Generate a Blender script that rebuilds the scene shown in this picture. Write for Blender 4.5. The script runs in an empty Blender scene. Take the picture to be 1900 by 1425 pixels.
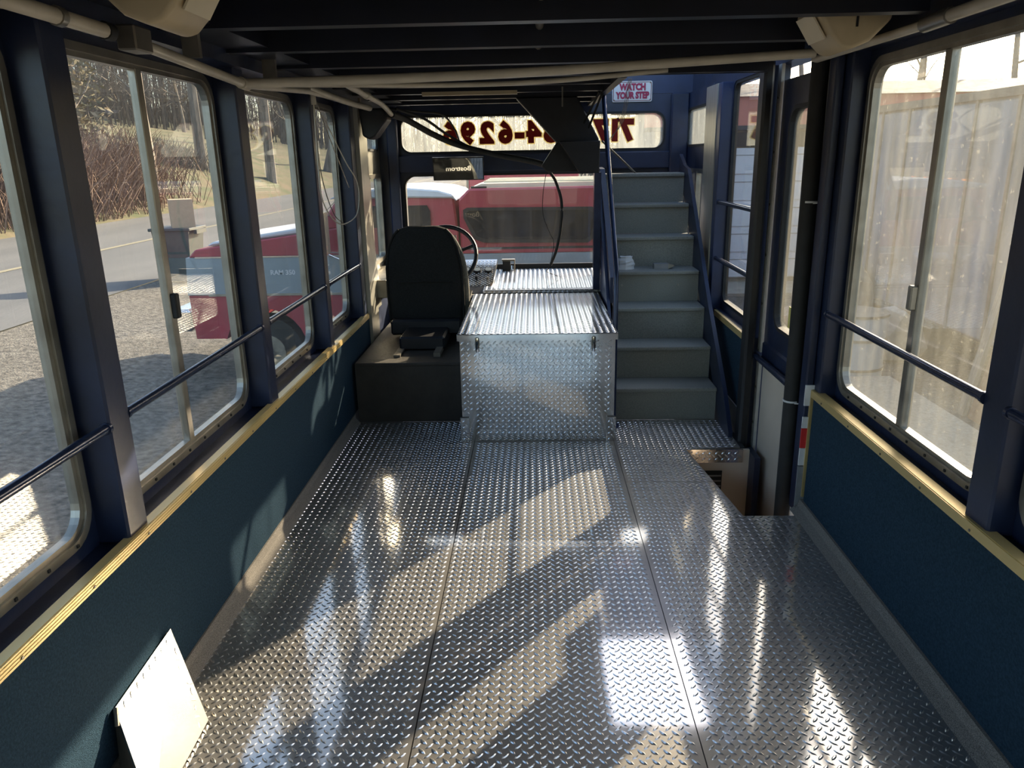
import bpy, bmesh, math, random
from mathutils import Vector, Matrix
random.seed(7)
C = bpy.context.scene.collection
S = bpy.context.scene
# ------------------------------------------------------------------ camera
cam_d = bpy.data.cameras.new('camera'); cam = bpy.data.objects.new('camera', cam_d); C.objects.link(cam)
S.camera = cam
cam_d.sensor_fit = 'HORIZONTAL'; cam_d.sensor_width = 36.0; cam_d.lens = 1403.6 / 1900 * 36.0
cam_d.clip_start = 0.05; cam_d.clip_end = 1000
YAW, PITCH, ROLL = map(math.radians, (-1.76675, 16.68759, -1.10254))
fw = Vector((math.sin(YAW) * math.cos(PITCH), math.cos(YAW) * math.cos(PITCH), -math.sin(PITCH)))
rt = Vector((math.cos(YAW), -math.sin(YAW), 0)); up = rt.cross(fw)
r2 = math.cos(ROLL) * rt + math.sin(ROLL) * up; u2 = -math.sin(ROLL) * rt + math.cos(ROLL) * up
cam.matrix_world = Matrix(((r2.x, u2.x, -fw.x, 0), (r2.y, u2.y, -fw.y, 0), (r2.z, u2.z, -fw.z, 1.5), (0, 0, 0, 1)))
# ------------------------------------------------------------------ sky, sun, exposure
ELEV = math.radians(23.5); SAZ = math.atan2(0.613, 0.79)
W = bpy.data.worlds.new('sky'); S.world = W; W.use_nodes = True
wn = W.node_tree.nodes; wl = W.node_tree.links
sky = wn.new('ShaderNodeTexSky'); sky.sky_type = 'NISHITA'; sky.sun_disc = False
sky.sun_elevation = ELEV; sky.sun_rotation = SAZ; sky.air_density = 1.0; sky.dust_density = 2.2; sky.ozone_density = 1.0
wn['Background'].inputs['Strength'].default_value = 0.44
wl.new(sky.outputs[0], wn['Background'].inputs['Color'])
sd = bpy.data.lights.new('sun', 'SUN'); sun = bpy.data.objects.new('sun', sd); C.objects.link(sun)
sd.energy = 13.0; sd.color = (1.0, 0.82, 0.60); sd.angle = math.radians(0.6)
sv = Vector((-math.sin(SAZ) * math.cos(ELEV), -math.cos(SAZ) * math.cos(ELEV), -math.sin(ELEV)))
sun.rotation_euler = sv.to_track_quat('-Z', 'Y').to_euler(); sun.location = (20, 26, 14)
S.view_settings.view_transform = 'Standard'; S.view_settings.look = 'None'
S.view_settings.gamma = 1.0; S.view_settings.use_curve_mapping = False
S.view_settings.exposure = 0.55
# ------------------------------------------------------------------ materials
def mat(name, col, rough=0.5, metal=0.0, var=0.12, scale=20.0, bump=0.0, bscale=None, col2=None, stretch=None, spec=0.5, coat=0.0, rvar=0.0):
    m = bpy.data.materials.new(name); m.use_nodes = True
    n = m.node_tree.nodes; l = m.node_tree.links; b = n['Principled BSDF']
    b.inputs['Roughness'].default_value = rough; b.inputs['Metallic'].default_value = metal
    b.inputs['Specular IOR Level'].default_value = spec; b.inputs['Coat Weight'].default_value = coat
    tc = n.new('ShaderNodeTexCoord'); mp = n.new('ShaderNodeMapping')
    l.new(tc.outputs['Object'], mp.inputs['Vector'])
    if stretch: mp.inputs['Scale'].default_value = stretch
    nz = n.new('ShaderNodeTexNoise'); nz.inputs['Scale'].default_value = scale; nz.inputs['Detail'].default_value = 6
    l.new(mp.outputs[0], nz.inputs['Vector'])
    rp = n.new('ShaderNodeValToRGB'); rp.color_ramp.elements[0].position = 0.32; rp.color_ramp.elements[1].position = 0.68
    c2 = col2 or tuple(min(1, c * (1 + var)) for c in col)
    c1 = col if col2 else tuple(c * (1 - var) for c in col)
    rp.color_ramp.elements[0].color = (*c1, 1); rp.color_ramp.elements[1].color = (*c2, 1)
    l.new(nz.outputs['Fac'], rp.inputs['Fac']); l.new(rp.outputs['Color'], b.inputs['Base Color'])
    if rvar:
        mr = n.new('ShaderNodeMapRange'); mr.inputs['To Min'].default_value = rough - rvar; mr.inputs['To Max'].default_value = rough + rvar
        l.new(nz.outputs['Fac'], mr.inputs['Value']); l.new(mr.outputs[0], b.inputs['Roughness'])
    if bump:
        n2 = n.new('ShaderNodeTexNoise'); n2.inputs['Scale'].default_value = bscale or scale * 4; n2.inputs['Detail'].default_value = 4
        l.new(mp.outputs[0], n2.inputs['Vector'])
        bp = n.new('ShaderNodeBump'); bp.inputs['Strength'].default_value = bump; bp.inputs['Distance'].default_value = 0.02
        l.new(n2.outputs['Fac'], bp.inputs['Height']); l.new(bp.outputs[0], b.inputs['Normal'])
    return m
def metal2(name, col, r1, r2, mixf, var=.1, scale=5, bump=.01, bscale=10, dirt=.12):
    m = mat(name, col, r1, metal=1.0, var=var, scale=scale, bump=bump, bscale=bscale, rvar=r1 * .25)
    n = m.node_tree.nodes; l = m.node_tree.links; b = n['Principled BSDF']
    g = n.new('ShaderNodeBsdfPrincipled'); g.inputs['Metallic'].default_value = 1.0 - dirt; g.inputs['Roughness'].default_value = r2
    for i in ('Base Color', 'Normal'):
        if b.inputs[i].links: l.new(b.inputs[i].links[0].from_socket, g.inputs[i])
    mx = n.new('ShaderNodeMixShader'); mx.inputs[0].default_value = mixf
    l.new(b.outputs[0], mx.inputs[1]); l.new(g.outputs[0], mx.inputs[2]); l.new(mx.outputs[0], n['Material Output'].inputs[0])
    return m
def glass(name, dust, dcol=(0.75, 0.72, 0.62), tint=(0.96, 0.97, 0.95), scale=3.0, lo=0.3, hi=0.75, refl=1.0, spots=0.0):
    m = bpy.data.materials.new(name); m.use_nodes = True
    n = m.node_tree.nodes; l = m.node_tree.links; n.clear()
    out = n.new('ShaderNodeOutputMaterial')
    tr = n.new('ShaderNodeBsdfTransparent'); tr.inputs[0].default_value = (*tint, 1)
    gl = n.new('ShaderNodeBsdfGlossy'); gl.inputs['Roughness'].default_value = 0.01
    fr = n.new('ShaderNodeLayerWeight')
    pw_ = n.new('ShaderNodeMath'); pw_.operation = 'POWER'; pw_.inputs[1].default_value = 4.5; l.new(fr.outputs['Facing'], pw_.inputs[0])
    fm = n.new('ShaderNodeMath'); fm.operation = 'MULTIPLY_ADD'; fm.inputs[1].default_value = 0.9; fm.inputs[2].default_value = 0.045 * refl
    l.new(pw_.outputs[0], fm.inputs[0])
    mx = n.new('ShaderNodeMixShader'); l.new(fm.outputs[0], mx.inputs[0]); l.new(tr.outputs[0], mx.inputs[1]); l.new(gl.outputs[0], mx.inputs[2])
    df = n.new('ShaderNodeBsdfDiffuse'); df.inputs[0].default_value = (*dcol, 1)
    tl = n.new('ShaderNodeBsdfTranslucent'); tl.inputs[0].default_value = (*dcol, 1)
    dm = n.new('ShaderNodeMixShader'); dm.inputs[0].default_value = 0.6; l.new(df.outputs[0], dm.inputs[1]); l.new(tl.outputs[0], dm.inputs[2])
    tc = n.new('ShaderNodeTexCoord'); mp = n.new('ShaderNodeMapping'); mp.inputs['Scale'].default_value = (4, 4, 0.6)
    l.new(tc.outputs['Object'], mp.inputs[0])
    nz = n.new('ShaderNodeTexNoise'); nz.inputs['Scale'].default_value = scale; nz.inputs['Detail'].default_value = 8; nz.inputs['Roughness'].default_value = 0.65
    l.new(mp.outputs[0], nz.inputs['Vector'])
    mr = n.new('ShaderNodeMapRange'); mr.inputs['From Min'].default_value = lo; mr.inputs['From Max'].default_value = hi
    mr.inputs['To Min'].default_value = dust * 0.45; mr.inputs['To Max'].default_value = dust * 1.6
    l.new(nz.outputs['Fac'], mr.inputs['Value'])
    fac = mr.outputs[0]
    if spots:
        n3 = n.new('ShaderNodeTexNoise'); n3.inputs['Scale'].default_value = 60; n3.inputs['Detail'].default_value = 3
        l.new(tc.outputs['Object'], n3.inputs['Vector'])
        m3 = n.new('ShaderNodeMapRange'); m3.inputs['From Min'].default_value = 0.66; m3.inputs['From Max'].default_value = 0.74
        m3.inputs['To Max'].default_value = spots
        l.new(n3.outputs['Fac'], m3.inputs['Value'])
        ad = n.new('ShaderNodeMath'); ad.operation = 'ADD'; ad.use_clamp = True
        l.new(fac, ad.inputs[0]); l.new(m3.outputs[0], ad.inputs[1]); fac = ad.outputs[0]
    fx = n.new('ShaderNodeMixShader'); l.new(fac, fx.inputs[0]); l.new(mx.outputs[0], fx.inputs[1]); l.new(dm.outputs[0], fx.inputs[2])
    l.new(fx.outputs[0], out.inputs[0])
    return m
M = dict(
    navy=mat('navy_paint', (0.010, 0.017, 0.045), 0.38, var=0.3, scale=6, bump=0.04, bscale=30, rvar=0.1),
    blue=mat('blue_paint', (0.010, 0.022, 0.070), 0.35, var=0.2, scale=6),
    ceil=mat('ceiling_black', (0.005, 0.007, 0.016), 0.42, var=0.3, scale=6),
    strip=mat('worn_grey_strip', (0.50, 0.48, 0.43), 0.5, var=0.15, scale=15),
    black=mat('black_satin', (0.008, 0.008, 0.010), 0.45, var=0.3),
    rubber=mat('black_rubber', (0.012, 0.012, 0.012), 0.7, var=0.3),
    carpet=mat('blue_wall_carpet', (0.022, 0.046, 0.070), 0.95, var=0.25, scale=160, bump=0.5, bscale=400, spec=0.1),
    yellow=mat('gold_anodised_trim', (0.55, 0.41, 0.17), 0.38, metal=0.35, var=0.12, scale=12, stretch=(1, 0.2, 1)),
    alu=mat('dull_aluminium', (0.30, 0.28, 0.24), 0.38, metal=0.75, var=0.2, scale=10, rvar=0.1),
    alud=mat('dark_aluminium', (0.20, 0.18, 0.15), 0.45, metal=0.6, var=0.25, scale=10),
    steel=mat('brushed_steel', (0.55, 0.53, 0.46), 0.36, metal=0.85, var=0.12, scale=8, stretch=(12, 12, 0.6)),
    plate=metal2('diamond_plate_floor', (0.66, 0.63, 0.59), .07, .44, .36, var=.1, scale=4, bump=.010, bscale=7, dirt=.25),
    lug=metal2('diamond_plate_lug', (0.74, 0.73, 0.71), .14, .40, .3, bump=0),
    pbright=metal2('diamond_plate_bright', (0.58, 0.57, 0.55), .08, .40, .20, var=.1, bump=.02, bscale=6),
    cove=mat('speckled_rubber_cove', (0.055, 0.050, 0.045), 0.8, col2=(0.30, 0.27, 0.23), scale=420, bump=0.3, bscale=500),
    rail=mat('blue_steel_rail', (0.022, 0.032, 0.070), 0.22, metal=0.35, var=0.2),
    beige=mat('beige_plastic', (0.46, 0.37, 0.23), 0.45, var=0.1, scale=8),
    pipe=mat('cream_conduit', (0.50, 0.45, 0.36), 0.42, var=0.15, scale=8),
    stair=mat('grey_green_stair_rubber', (0.17, 0.17, 0.15), 0.75, col2=(0.28, 0.28, 0.245), scale=260, bump=0.25, bscale=500),
    step=mat('brown_step_vinyl', (0.032, 0.027, 0.021), 0.6, var=0.2, scale=10, bump=0.1),
    tan=mat('tan_door_panel', (0.60, 0.51, 0.41), 0.55, var=0.06, scale=4),
    white=mat('white_paint', (0.62, 0.62, 0.62), 0.5, var=0.05, scale=6),
    red=mat('dull_red_paint', (0.36, 0.035, 0.050), 0.4, var=0.12, scale=4, coat=0.3),
    redtape=mat('red_tape', (0.55, 0.03, 0.03), 0.4, var=0.05),
    greyb=mat('grey_blue_paint', (0.26, 0.30, 0.32), 0.35, var=0.1, scale=3, coat=0.3),
    cream=mat('cream_paint', (0.66, 0.58, 0.42), 0.5, var=0.08, scale=5),
    dark=mat('dark_void', (0.02, 0.02, 0.02), 0.8),
    fabric=mat('black_seat_cloth', (0.014, 0.014, 0.013), 0.9, var=0.25, scale=120, bump=0.2, bscale=300, spec=0.2),
    fabric2=mat('seat_side_highlight', (0.12, 0.115, 0.095), 0.85, var=0.2, scale=80, bump=0.2, bscale=300),  # lighter grey cloth, colour stands in for the seat's side highlight
    chrome=mat('chrome', (0.75, 0.75, 0.75), 0.12, metal=1.0, var=0.04),
    mirror=mat('mirror_glass', (0.80, 0.82, 0.82), 0.02, metal=1.0, var=0.02),
    wood=mat('grey_wood', (0.30, 0.24, 0.17), 0.8, col2=(0.46, 0.40, 0.30), scale=8, stretch=(6, 6, 0.5), bump=0.2),
    rust=mat('rusty_steel', (0.20, 0.09, 0.04), 0.85, col2=(0.42, 0.25, 0.14), scale=9, bump=0.2),
    card=mat('cardboard', (0.42, 0.31, 0.20), 0.8, var=0.06),
    bin=mat('dark_bin_plastic', (0.035, 0.045, 0.045), 0.5, var=0.15),
    garage=mat('garage_white', (0.55, 0.57, 0.61), 0.5, var=0.05, scale=2),
    fascia=mat('red_fascia', (0.42, 0.14, 0.10), 0.6, var=0.08, scale=3),
    trailer=mat('trailer_grey_white', (0.17, 0.18, 0.17), 0.55, col2=(0.38, 0.40, 0.41), scale=2.5, stretch=(1, 1, 0.3)),
    concrete=mat('pale_block', (0.30, 0.28, 0.23), 0.85, var=0.18, scale=5, bump=0.2),
    stone=mat('grey_stone', (0.30, 0.27, 0.22), 0.9, var=0.3, scale=6, bump=0.6, bscale=9),
    gravel=mat('gravel_yard', (0.045, 0.040, 0.034), 0.95, col2=(0.17, 0.155, 0.13), scale=15, bump=1.0, bscale=45),
    asphalt=mat('asphalt_road', (0.065, 0.067, 0.070), 0.85, col2=(0.105, 0.105, 0.105), scale=1.2, stretch=(1, 0.15, 1), bump=0.3, bscale=40),
    grass=mat('leaf_strewn_grass', (0.050, 0.064, 0.016), 0.95, col2=(0.13, 0.096, 0.055), scale=1.1, bump=0.8, bscale=6),
    bark=mat('grey_bark', (0.12, 0.10, 0.08), 0.9, col2=(0.25, 0.21, 0.17), scale=8, stretch=(1, 1, 0.2), bump=0.5),
    twig=mat('brown_twigs', (0.13, 0.08, 0.055), 0.9, col2=(0.24, 0.165, 0.12), scale=3),
    needle=mat('winter_evergreen', (0.10, 0.10, 0.06), 0.9, col2=(0.27, 0.22, 0.15), scale=2),
    line=mat('road_line', (0.20, 0.18, 0.12), 0.8, var=0.2),
    redink=mat('maroon_lettering', (0.16, 0.022, 0.022), 0.5, var=0.08),
    signred=mat('sign_red', (0.30, 0.008, 0.055), 0.5, var=0.04),
    sticker=mat('yellow_sticker', (0.75, 0.66, 0.20), 0.6, var=0.05),
    ink=mat('black_ink', (0.02, 0.02, 0.02), 0.6, var=0.05),
    grey=mat('grey_paint', (0.22, 0.22, 0.22), 0.5, var=0.1),
    amber=mat('amber_lens', (0.75, 0.25, 0.03), 0.3, var=0.05),
    dglass=mat('dark_tinted_glass', (0.012, 0.016, 0.020), 0.08, var=0.2, spec=0.25),
    redink2=None, cream2=None,
    gl_l=glass('hazy_glass', 0.022, refl=1.3),
    gl_r=glass('dusty_glass', 0.115, dcol=(0.46, 0.44, 0.36), scale=4.0, spots=0.25, refl=0.8),
    gl_f=glass('windscreen_glass', 0.005),
    gl_u=glass('frosted_upper_glass', 0.26, dcol=(0.46, 0.48, 0.45), scale=6.0, spots=0.3),
)
def decal(name, col):
    m = bpy.data.materials.new(name); m.use_nodes = True; n = m.node_tree.nodes; l = m.node_tree.links; n.clear()
    out = n.new('ShaderNodeOutputMaterial'); d = n.new('ShaderNodeBsdfDiffuse'); t = n.new('ShaderNodeBsdfTranslucent'); x = n.new('ShaderNodeMixShader')
    tc = n.new('ShaderNodeTexCoord'); nz = n.new('ShaderNodeTexNoise'); nz.inputs['Scale'].default_value = 25; l.new(tc.outputs['Object'], nz.inputs['Vector'])
    rp = n.new('ShaderNodeValToRGB'); rp.color_ramp.elements[0].color = (*[c * .85 for c in col], 1); rp.color_ramp.elements[1].color = (*[min(1, c * 1.15) for c in col], 1); l.new(nz.outputs['Fac'], rp.inputs[0])
    for q in (d, t): l.new(rp.outputs[0], q.inputs[0])
    x.inputs[0].default_value = .5; l.new(d.outputs[0], x.inputs[1]); l.new(t.outputs[0], x.inputs[2]); l.new(x.outputs[0], out.inputs[0]); return m
M['redink2'] = decal('maroon_window_vinyl', (.30, .045, .04)); M['cream2'] = decal('cream_window_vinyl', (.75, .68, .45))
# ------------------------------------------------------------------ mesh helpers
class MB:
    def __init__(s): s.v = []; s.f = []
    def add(s, vs, fs):
        k = len(s.v); s.v += [tuple(v) for v in vs]; s.f += [tuple(i + k for i in f) for f in fs]; return s
    def box(s, x0, x1, y0, y1, z0, z1):
        return s.add([(x0, y0, z0), (x1, y0, z0), (x1, y1, z0), (x0, y1, z0), (x0, y0, z1), (x1, y0, z1), (x1, y1, z1), (x0, y1, z1)],
                     [(3, 2, 1, 0), (4, 5, 6, 7), (0, 1, 5, 4), (1, 2, 6, 5), (2, 3, 7, 6), (3, 0, 4, 7)])
    def prism(s, poly, axis, a, b):
        n = len(poly); put = {'x': lambda p, t: (t, p[0], p[1]), 'y': lambda p, t: (p[0], t, p[1]), 'z': lambda p, t: (p[0], p[1], t)}[axis]
        vs = [put(p, a) for p in poly] + [put(p, b) for p in poly]
        return s.add(vs, [tuple(range(n - 1, -1, -1)), tuple(range(n, 2 * n))] + [(i, (i + 1) % n, n + (i + 1) % n, n + i) for i in range(n)])
    def ring(s, outer, inner, axis, a, b):
        n = len(outer); put = {'x': lambda p, t: (t, p[0], p[1]), 'y': lambda p, t: (p[0], t, p[1])}[axis]
        vs = [put(p, a) for p in outer] + [put(p, a) for p in inner] + [put(p, b) for p in outer] + [put(p, b) for p in inner]
        fs = []
        for i in range(n):
            j = (i + 1) % n
            fs += [(i, n + i, n + j, j), (2 * n + i, 2 * n + j, 3 * n + j, 3 * n + i), (i, j, 2 * n + j, 2 * n + i), (n + i, 3 * n + i, 3 * n + j, n + j)]
        return s.add(vs, fs)
    def tube(s, pts, r, n=8, radii=None):
        pts = [Vector(p) for p in pts]; k0 = len(s.v); ref = None
        for i, p in enumerate(pts):
            d = (pts[min(i + 1, len(pts) - 1)] - pts[max(i - 1, 0)]).normalized()
            if ref is None: ref = Vector((0, 0, 1)) if abs(d.z) < 0.9 else Vector((1, 0, 0))
            a = d.cross(ref).normalized(); b = d.cross(a).normalized(); ref = b if False else ref
            rr = radii[i] if radii else r
            for j in range(n):
                t = 2 * math.pi * j / n; s.v.append(tuple(p + rr * (math.cos(t) * a + math.sin(t) * b)))
        for i in range(len(pts) - 1):
            for j in range(n):
                q = (j + 1) % n; s.f.append((k0 + i * n + j, k0 + i * n + q, k0 + (i + 1) * n + q, k0 + (i + 1) * n + j))
        s.f.append(tuple(k0 + j for j in range(n))); e = k0 + (len(pts) - 1) * n; s.f.append(tuple(e + n - 1 - j for j in range(n)))
        return s
    def rot(s, c, ax, ang):
        c = Vector(c); R = Matrix.Rotation(ang, 3, ax); s.v = [tuple(R @ (Vector(v) - c) + c) for v in s.v]; return s
def mesh_obj(name, v, f, m, parent=None, smooth=False, bevel=0, seg=1, loc=None):
    if parent is not None: o0 = WLOC[parent.name]
    elif loc is not None: o0 = Vector(loc)
    else:
        xs = [p[0] for p in v]; ys = [p[1] for p in v]; o0 = Vector(((min(xs) + max(xs)) / 2, (min(ys) + max(ys)) / 2, min(p[2] for p in v)))
    me = bpy.data.meshes.new(name)
    me.from_pydata([(p[0] - o0.x, p[1] - o0.y, p[2] - o0.z) for p in v], [], f)
    bm = bmesh.new(); bm.from_mesh(me)
    bmesh.ops.recalc_face_normals(bm, faces=bm.faces)
    if bevel:
        bmesh.ops.bevel(bm, geom=[e for e in bm.edges if len(e.link_faces) == 2 and e.calc_face_angle(0) > 0.5], offset=bevel, segments=seg, affect='EDGES', profile=0.5)
    for fc in bm.faces: fc.smooth = smooth
    if smooth:
        for e in bm.edges:
            if len(e.link_faces) == 2 and e.calc_face_angle(0) > 0.7: e.smooth = False
    bm.to_mesh(me); bm.free()
    me.materials.append(M[m])
    o = bpy.data.objects.new(name, me); C.objects.link(o)
    if parent is not None: o.parent = parent; WLOC[o.name] = o0
    else: o.location = o0; WLOC[o.name] = o0
    return o
WLOC = {}
def build(mb, name, m, parent=None, **k): return mesh_obj(name, mb.v, mb.f, m, parent, **k)
def tag(o, label, cat=None, group=None, kind=None):
    o['label'] = label
    if cat: o['category'] = cat
    if group: o['group'] = group
    if kind: o['kind'] = kind
    return o
def thing(name, loc, label, cat, group=None, kind=None):
    o = bpy.data.objects.new(name, None); C.objects.link(o); o.location = loc; o.empty_display_size = 0.1
    WLOC[o.name] = Vector(loc); return tag(o, label, cat, group, kind)
def box(name, b, m, parent=None, bevel=0, **k): return build(MB().box(*b), name, m, parent, bevel=bevel, **k)
def tube(name, pts, r, m, parent=None, n=10, **k): return build(MB().tube(pts, r, n), name, m, parent, smooth=True, **k)
def rr(a0, a1, b0, b1, r, n=6):
    out = []
    for cx, cy, t0 in ((a1 - r, b1 - r, 0), (a0 + r, b1 - r, 90), (a0 + r, b0 + r, 180), (a1 - r, b0 + r, 270)):
        for i in range(n + 1):
            t = math.radians(t0 + 90 * i / n); out.append((cx + r * math.cos(t), cy + r * math.sin(t)))
    return out
def sq(a0, a1, b0, b1, n=6):   # square outline with as many points as rr, so that a ring closes
    out = []
    for x, y in ((a1, b1), (a0, b1), (a0, b0), (a1, b0)): out += [(x, y)] * (n + 1)
    return out
def hole_plate(mb, axis, a, b, o, i, r, n=6):
    out = rr(*i, r, n); O = []
    for k, (x, y) in enumerate(out):     # project the rounded hole outwards on the rectangle
        q = k // (n + 1); h = k % (n + 1)
        cx, cy = ((o[1], o[3]), (o[0], o[3]), (o[0], o[2]), (o[1], o[2]))[q]
        if h == 0: p = (cx, y) if q in (0, 2) else (x, cy)
        elif h == n: p = (x, cy) if q in (0, 2) else (cx, y)
        else: p = (cx, cy)
        O.append(p)
    return mb.ring(O, out, axis, a, b)
def arc(cx, cy, r, a0, a1, n=10): return [(cx + r * math.cos(math.radians(a0 + (a1 - a0) * i / n)), cy + r * math.sin(math.radians(a0 + (a1 - a0) * i / n))) for i in range(n + 1)]
def bez(p, n=16):
    p = [Vector(q) for q in p]; P = [p[0] * 2 - p[1]] + p + [p[-1] * 2 - p[-2]]; out = []
    for i in range(1, len(P) - 2):
        a, b, c, d = P[i - 1:i + 3]
        for k in range(n):
            t = k / n; out.append(0.5 * ((2 * b) + (c - a) * t + (2 * a - 5 * b + 4 * c - d) * t * t + (3 * b - a - 3 * c + d) * t ** 3))
    return out + [p[-1]]
def text(name, s, size, m, parent, mtx, offset=0.0, depth=0.001, mirror=False, align='CENTER', label=None, xs=1.0):
    cu = bpy.data.curves.new(name, 'FONT'); cu.body = s; cu.size = size; cu.offset = offset; cu.extrude = depth; cu.align_x = align; cu.align_y = 'CENTER'; cu.resolution_u = 3
    t = bpy.data.objects.new(name + '_curve', cu); C.objects.link(t)
    dg = bpy.context.evaluated_depsgraph_get(); me = bpy.data.meshes.new_from_object(t.evaluated_get(dg))
    bpy.data.objects.remove(t); bpy.data.curves.remove(cu)
    me.name = name; me.transform(Matrix.Diagonal((-xs if mirror else xs, 1, 1, 1)))
    if mirror: me.flip_normals()
    me.transform(mtx); me.transform(Matrix.Translation(-WLOC[parent.name]))
    me.materials.clear(); me.materials.append(M[m])
    o = bpy.data.objects.new(name, me); C.objects.link(o); o.parent = parent; WLOC[o.name] = WLOC[parent.name]
    if label: o['label'] = label
    return o
def facing(pos, right, upv):
    r = Vector(right).normalized(); u = Vector(upv).normalized(); n = r.cross(u)
    return Matrix(((r.x, u.x, n.x, pos[0]), (r.y, u.y, n.y, pos[1]), (r.z, u.z, n.z, pos[2]), (0, 0, 0, 1)))
def inside(p, poly):
    c = False; j = len(poly) - 1
    for i in range(len(poly)):
        (xi, yi), (xj, yj) = poly[i], poly[j]
        if (yi > p[1]) != (yj > p[1]) and p[0] < (xj - xi) * (p[1] - yi) / (yj - yi) + xi: c = not c
        j = i
    return c
LUG = [(-.5, 0, 0), (-.2, -.5, 0), (.2, -.5, 0), (.5, 0, 0), (.2, .5, 0), (-.2, .5, 0), (-.30, 0, .8), (-.12, -.22, 1), (.12, -.22, 1), (.30, 0, .8), (.12, .22, 1), (-.12, .22, 1)]
LF = [(i, (i + 1) % 6, 6 + (i + 1) % 6, 6 + i) for i in range(6)] + [(6, 7, 8, 9, 10, 11)]
def lugs(name, org, u, v, polys, m, parent, p=0.034, L=0.029, Wd=0.0085, H=0.0028):
    """raised treads of diamond plate on the plane org + a*u + b*v, inside the polygons given in (a, b)"""
    org, u, v = Vector(org), Vector(u).normalized(), Vector(v).normalized(); nn = u.cross(v)
    V = []; F = []; s2 = math.sqrt(.5)
    for poly in polys:
        a0 = min(q[0] for q in poly); a1 = max(q[0] for q in poly); b0 = min(q[1] for q in poly); b1 = max(q[1] for q in poly)
        for k, (dx, dy, sg) in enumerate(((0, 0, 1), (p / 2, p / 2, -1))):
            ia = int((a1 - a0) / p) + 1; ib = int((b1 - b0) / p) + 1; oa = math.floor(a0 / p) * p; ob = math.floor(b0 / p) * p
            for i in range(ia + 1):
                for j in range(ib + 1):
                    a = oa + p * .45 + dx + i * p; b = ob + p * .45 + dy + j * p
                    if not all(inside(q, poly) for q in ((a + .009, b + .009), (a - .009, b - .009), (a - .009, b + .009), (a + .009, b - .009))): continue
                    k0 = len(V)
                    for (l, w, h) in LUG:
                        aa = a + s2 * (l * L - sg * w * Wd) ; bb = b + s2 * (sg * l * L + w * Wd)
                        q = org + aa * u + bb * v + h * H * nn; V.append((q.x, q.y, q.z))
                    F += [tuple(c + k0 for c in f) for f in LF]
    o = mesh_obj(name, V, F, m, parent, smooth=True); o['kind'] = 'stuff'; return o
# ================================================================== the coach: floor
XL, XR = -1.08, 1.17
fl = MB().box(-1.08, 0.78, -3.0, 4.24, -0.16, -0.006).box(0.78, 1.15, -3.0, 2.95, -0.16, -0.006).box(0.78, 1.12, 3.80, 4.24, -0.16, -0.006)
floor = tag(build(fl, 'floor', 'dark'), 'coach floor of overlapping raised-tread aluminium sheets running to the stairs', kind='structure')
P1 = [(-1.05, -3.0), (-0.346, -3.0), (-0.334, 4.235), (-1.05, 4.235)]
P2 = [(-0.342, -3.0), (0.43, -3.0), (0.43, 4.235), (-0.330, 4.235)]
P3 = [(0.433, -3.0), (1.115, -3.0), (1.115, 2.985), (0.895, 2.985), (0.85, 3.346), (0.433, 3.346)]
P4 = [(0.433, 3.35), (0.85, 3.35), (0.80, 3.76), (1.09, 3.79), (1.09, 4.235), (0.433, 4.235)]
for p in (P1, P2, P3, P4): build(MB().prism(p, 'z', -0.006, 0.0), 'floor_plate', 'plate', floor)
cl = lambda p, y0: [(x, max(y, y0)) for x, y in p]
lugs('tread_lugs', (0, 0, 0), (1, 0, 0), (0, 1, 0), [cl(P1, 1.25), [(-.342, 1.25), (.43, 1.25), (.43, 3.885), (-.332, 3.885)], cl(P3, 1.25), P4], 'lug', floor)
# folded edge over the entry well, well lining
box('edge_fold', (0.80, 1.10, 3.757, 3.765, -0.075, -0.001), 'pbright', floor)
lugs('edge_fold_lugs', (0.81, 3.757, -0.07), (1, 0, 0), (0, 0, 1), [[(0, 0), (.28, 0), (.28, .066), (0, .066)]], 'lug', floor)
wl_ = MB().box(0.74, 1.20, 2.95, 3.85, -0.46, -0.42)
build(wl_, 'well_floor', 'tan', floor)
box('well_riser', (0.76, 1.14, 3.780, 3.798, -0.42, -0.012), 'tan', floor)
box('well_side', (0.74, 0.78, 2.97, 3.80, -0.42, -0.03), 'tan', floor)
box('well_rear', (0.76, 1.2, 2.955, 2.975, -0.42, -0.02), 'tan', floor)
box('well_side_panel', (1.14, 1.17, 3.68, 3.84, -0.42, -0.02), 'navy', floor)
gv = box('vent_cover', (0.86, 1.00, 3.772, 3.780, -0.29, -0.13), 'dark', floor)
for k in range(5): box('vent_slat', (0.865, 0.995, 3.768, 3.773, -0.28 + k * .03, -0.272 + k * .03), 'grey', floor)
# ================================================================== side walls
wl = MB().box(-1.22, XL, -3.0, 4.83, -0.60, 0.53).box(-1.22, -1.10, 4.83, 6.0, -0.60, 0.70)
wl.box(-1.22, -1.05, -3.0, 6.0, 1.83, 2.30)
wall_l = tag(build(wl, 'wall_left', 'navy'), 'navy side wall of the coach, driver side, with a row of window posts', kind='structure')
box('carpet_panel', (XL, XL + .008, -3.0, 4.82, 0.05, 0.517), 'carpet', wall_l)
LP = [(-2.65, -2.55), (-1.55, -1.45), (-0.45, -0.35), (0.65, 0.75), (1.785, 1.885), (2.930, 3.022), (3.897, 3.975), (4.71, 4.83)]
for a, b in LP: box('post', (-1.20, XL, a, b, 0.53, 1.84), 'navy', wall_l, bevel=.006)
for i in range(len(LP) - 1):
    p = MB(); hole_plate(p, 'x', -1.20, -1.165, (LP[i][1], LP[i + 1][0], 0.53, 1.84), (LP[i][1] + .012, LP[i + 1][0] - .012, 0.565, 1.805), 0.10)
    build(p, 'window_surround', 'navy', wall_l)
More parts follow.
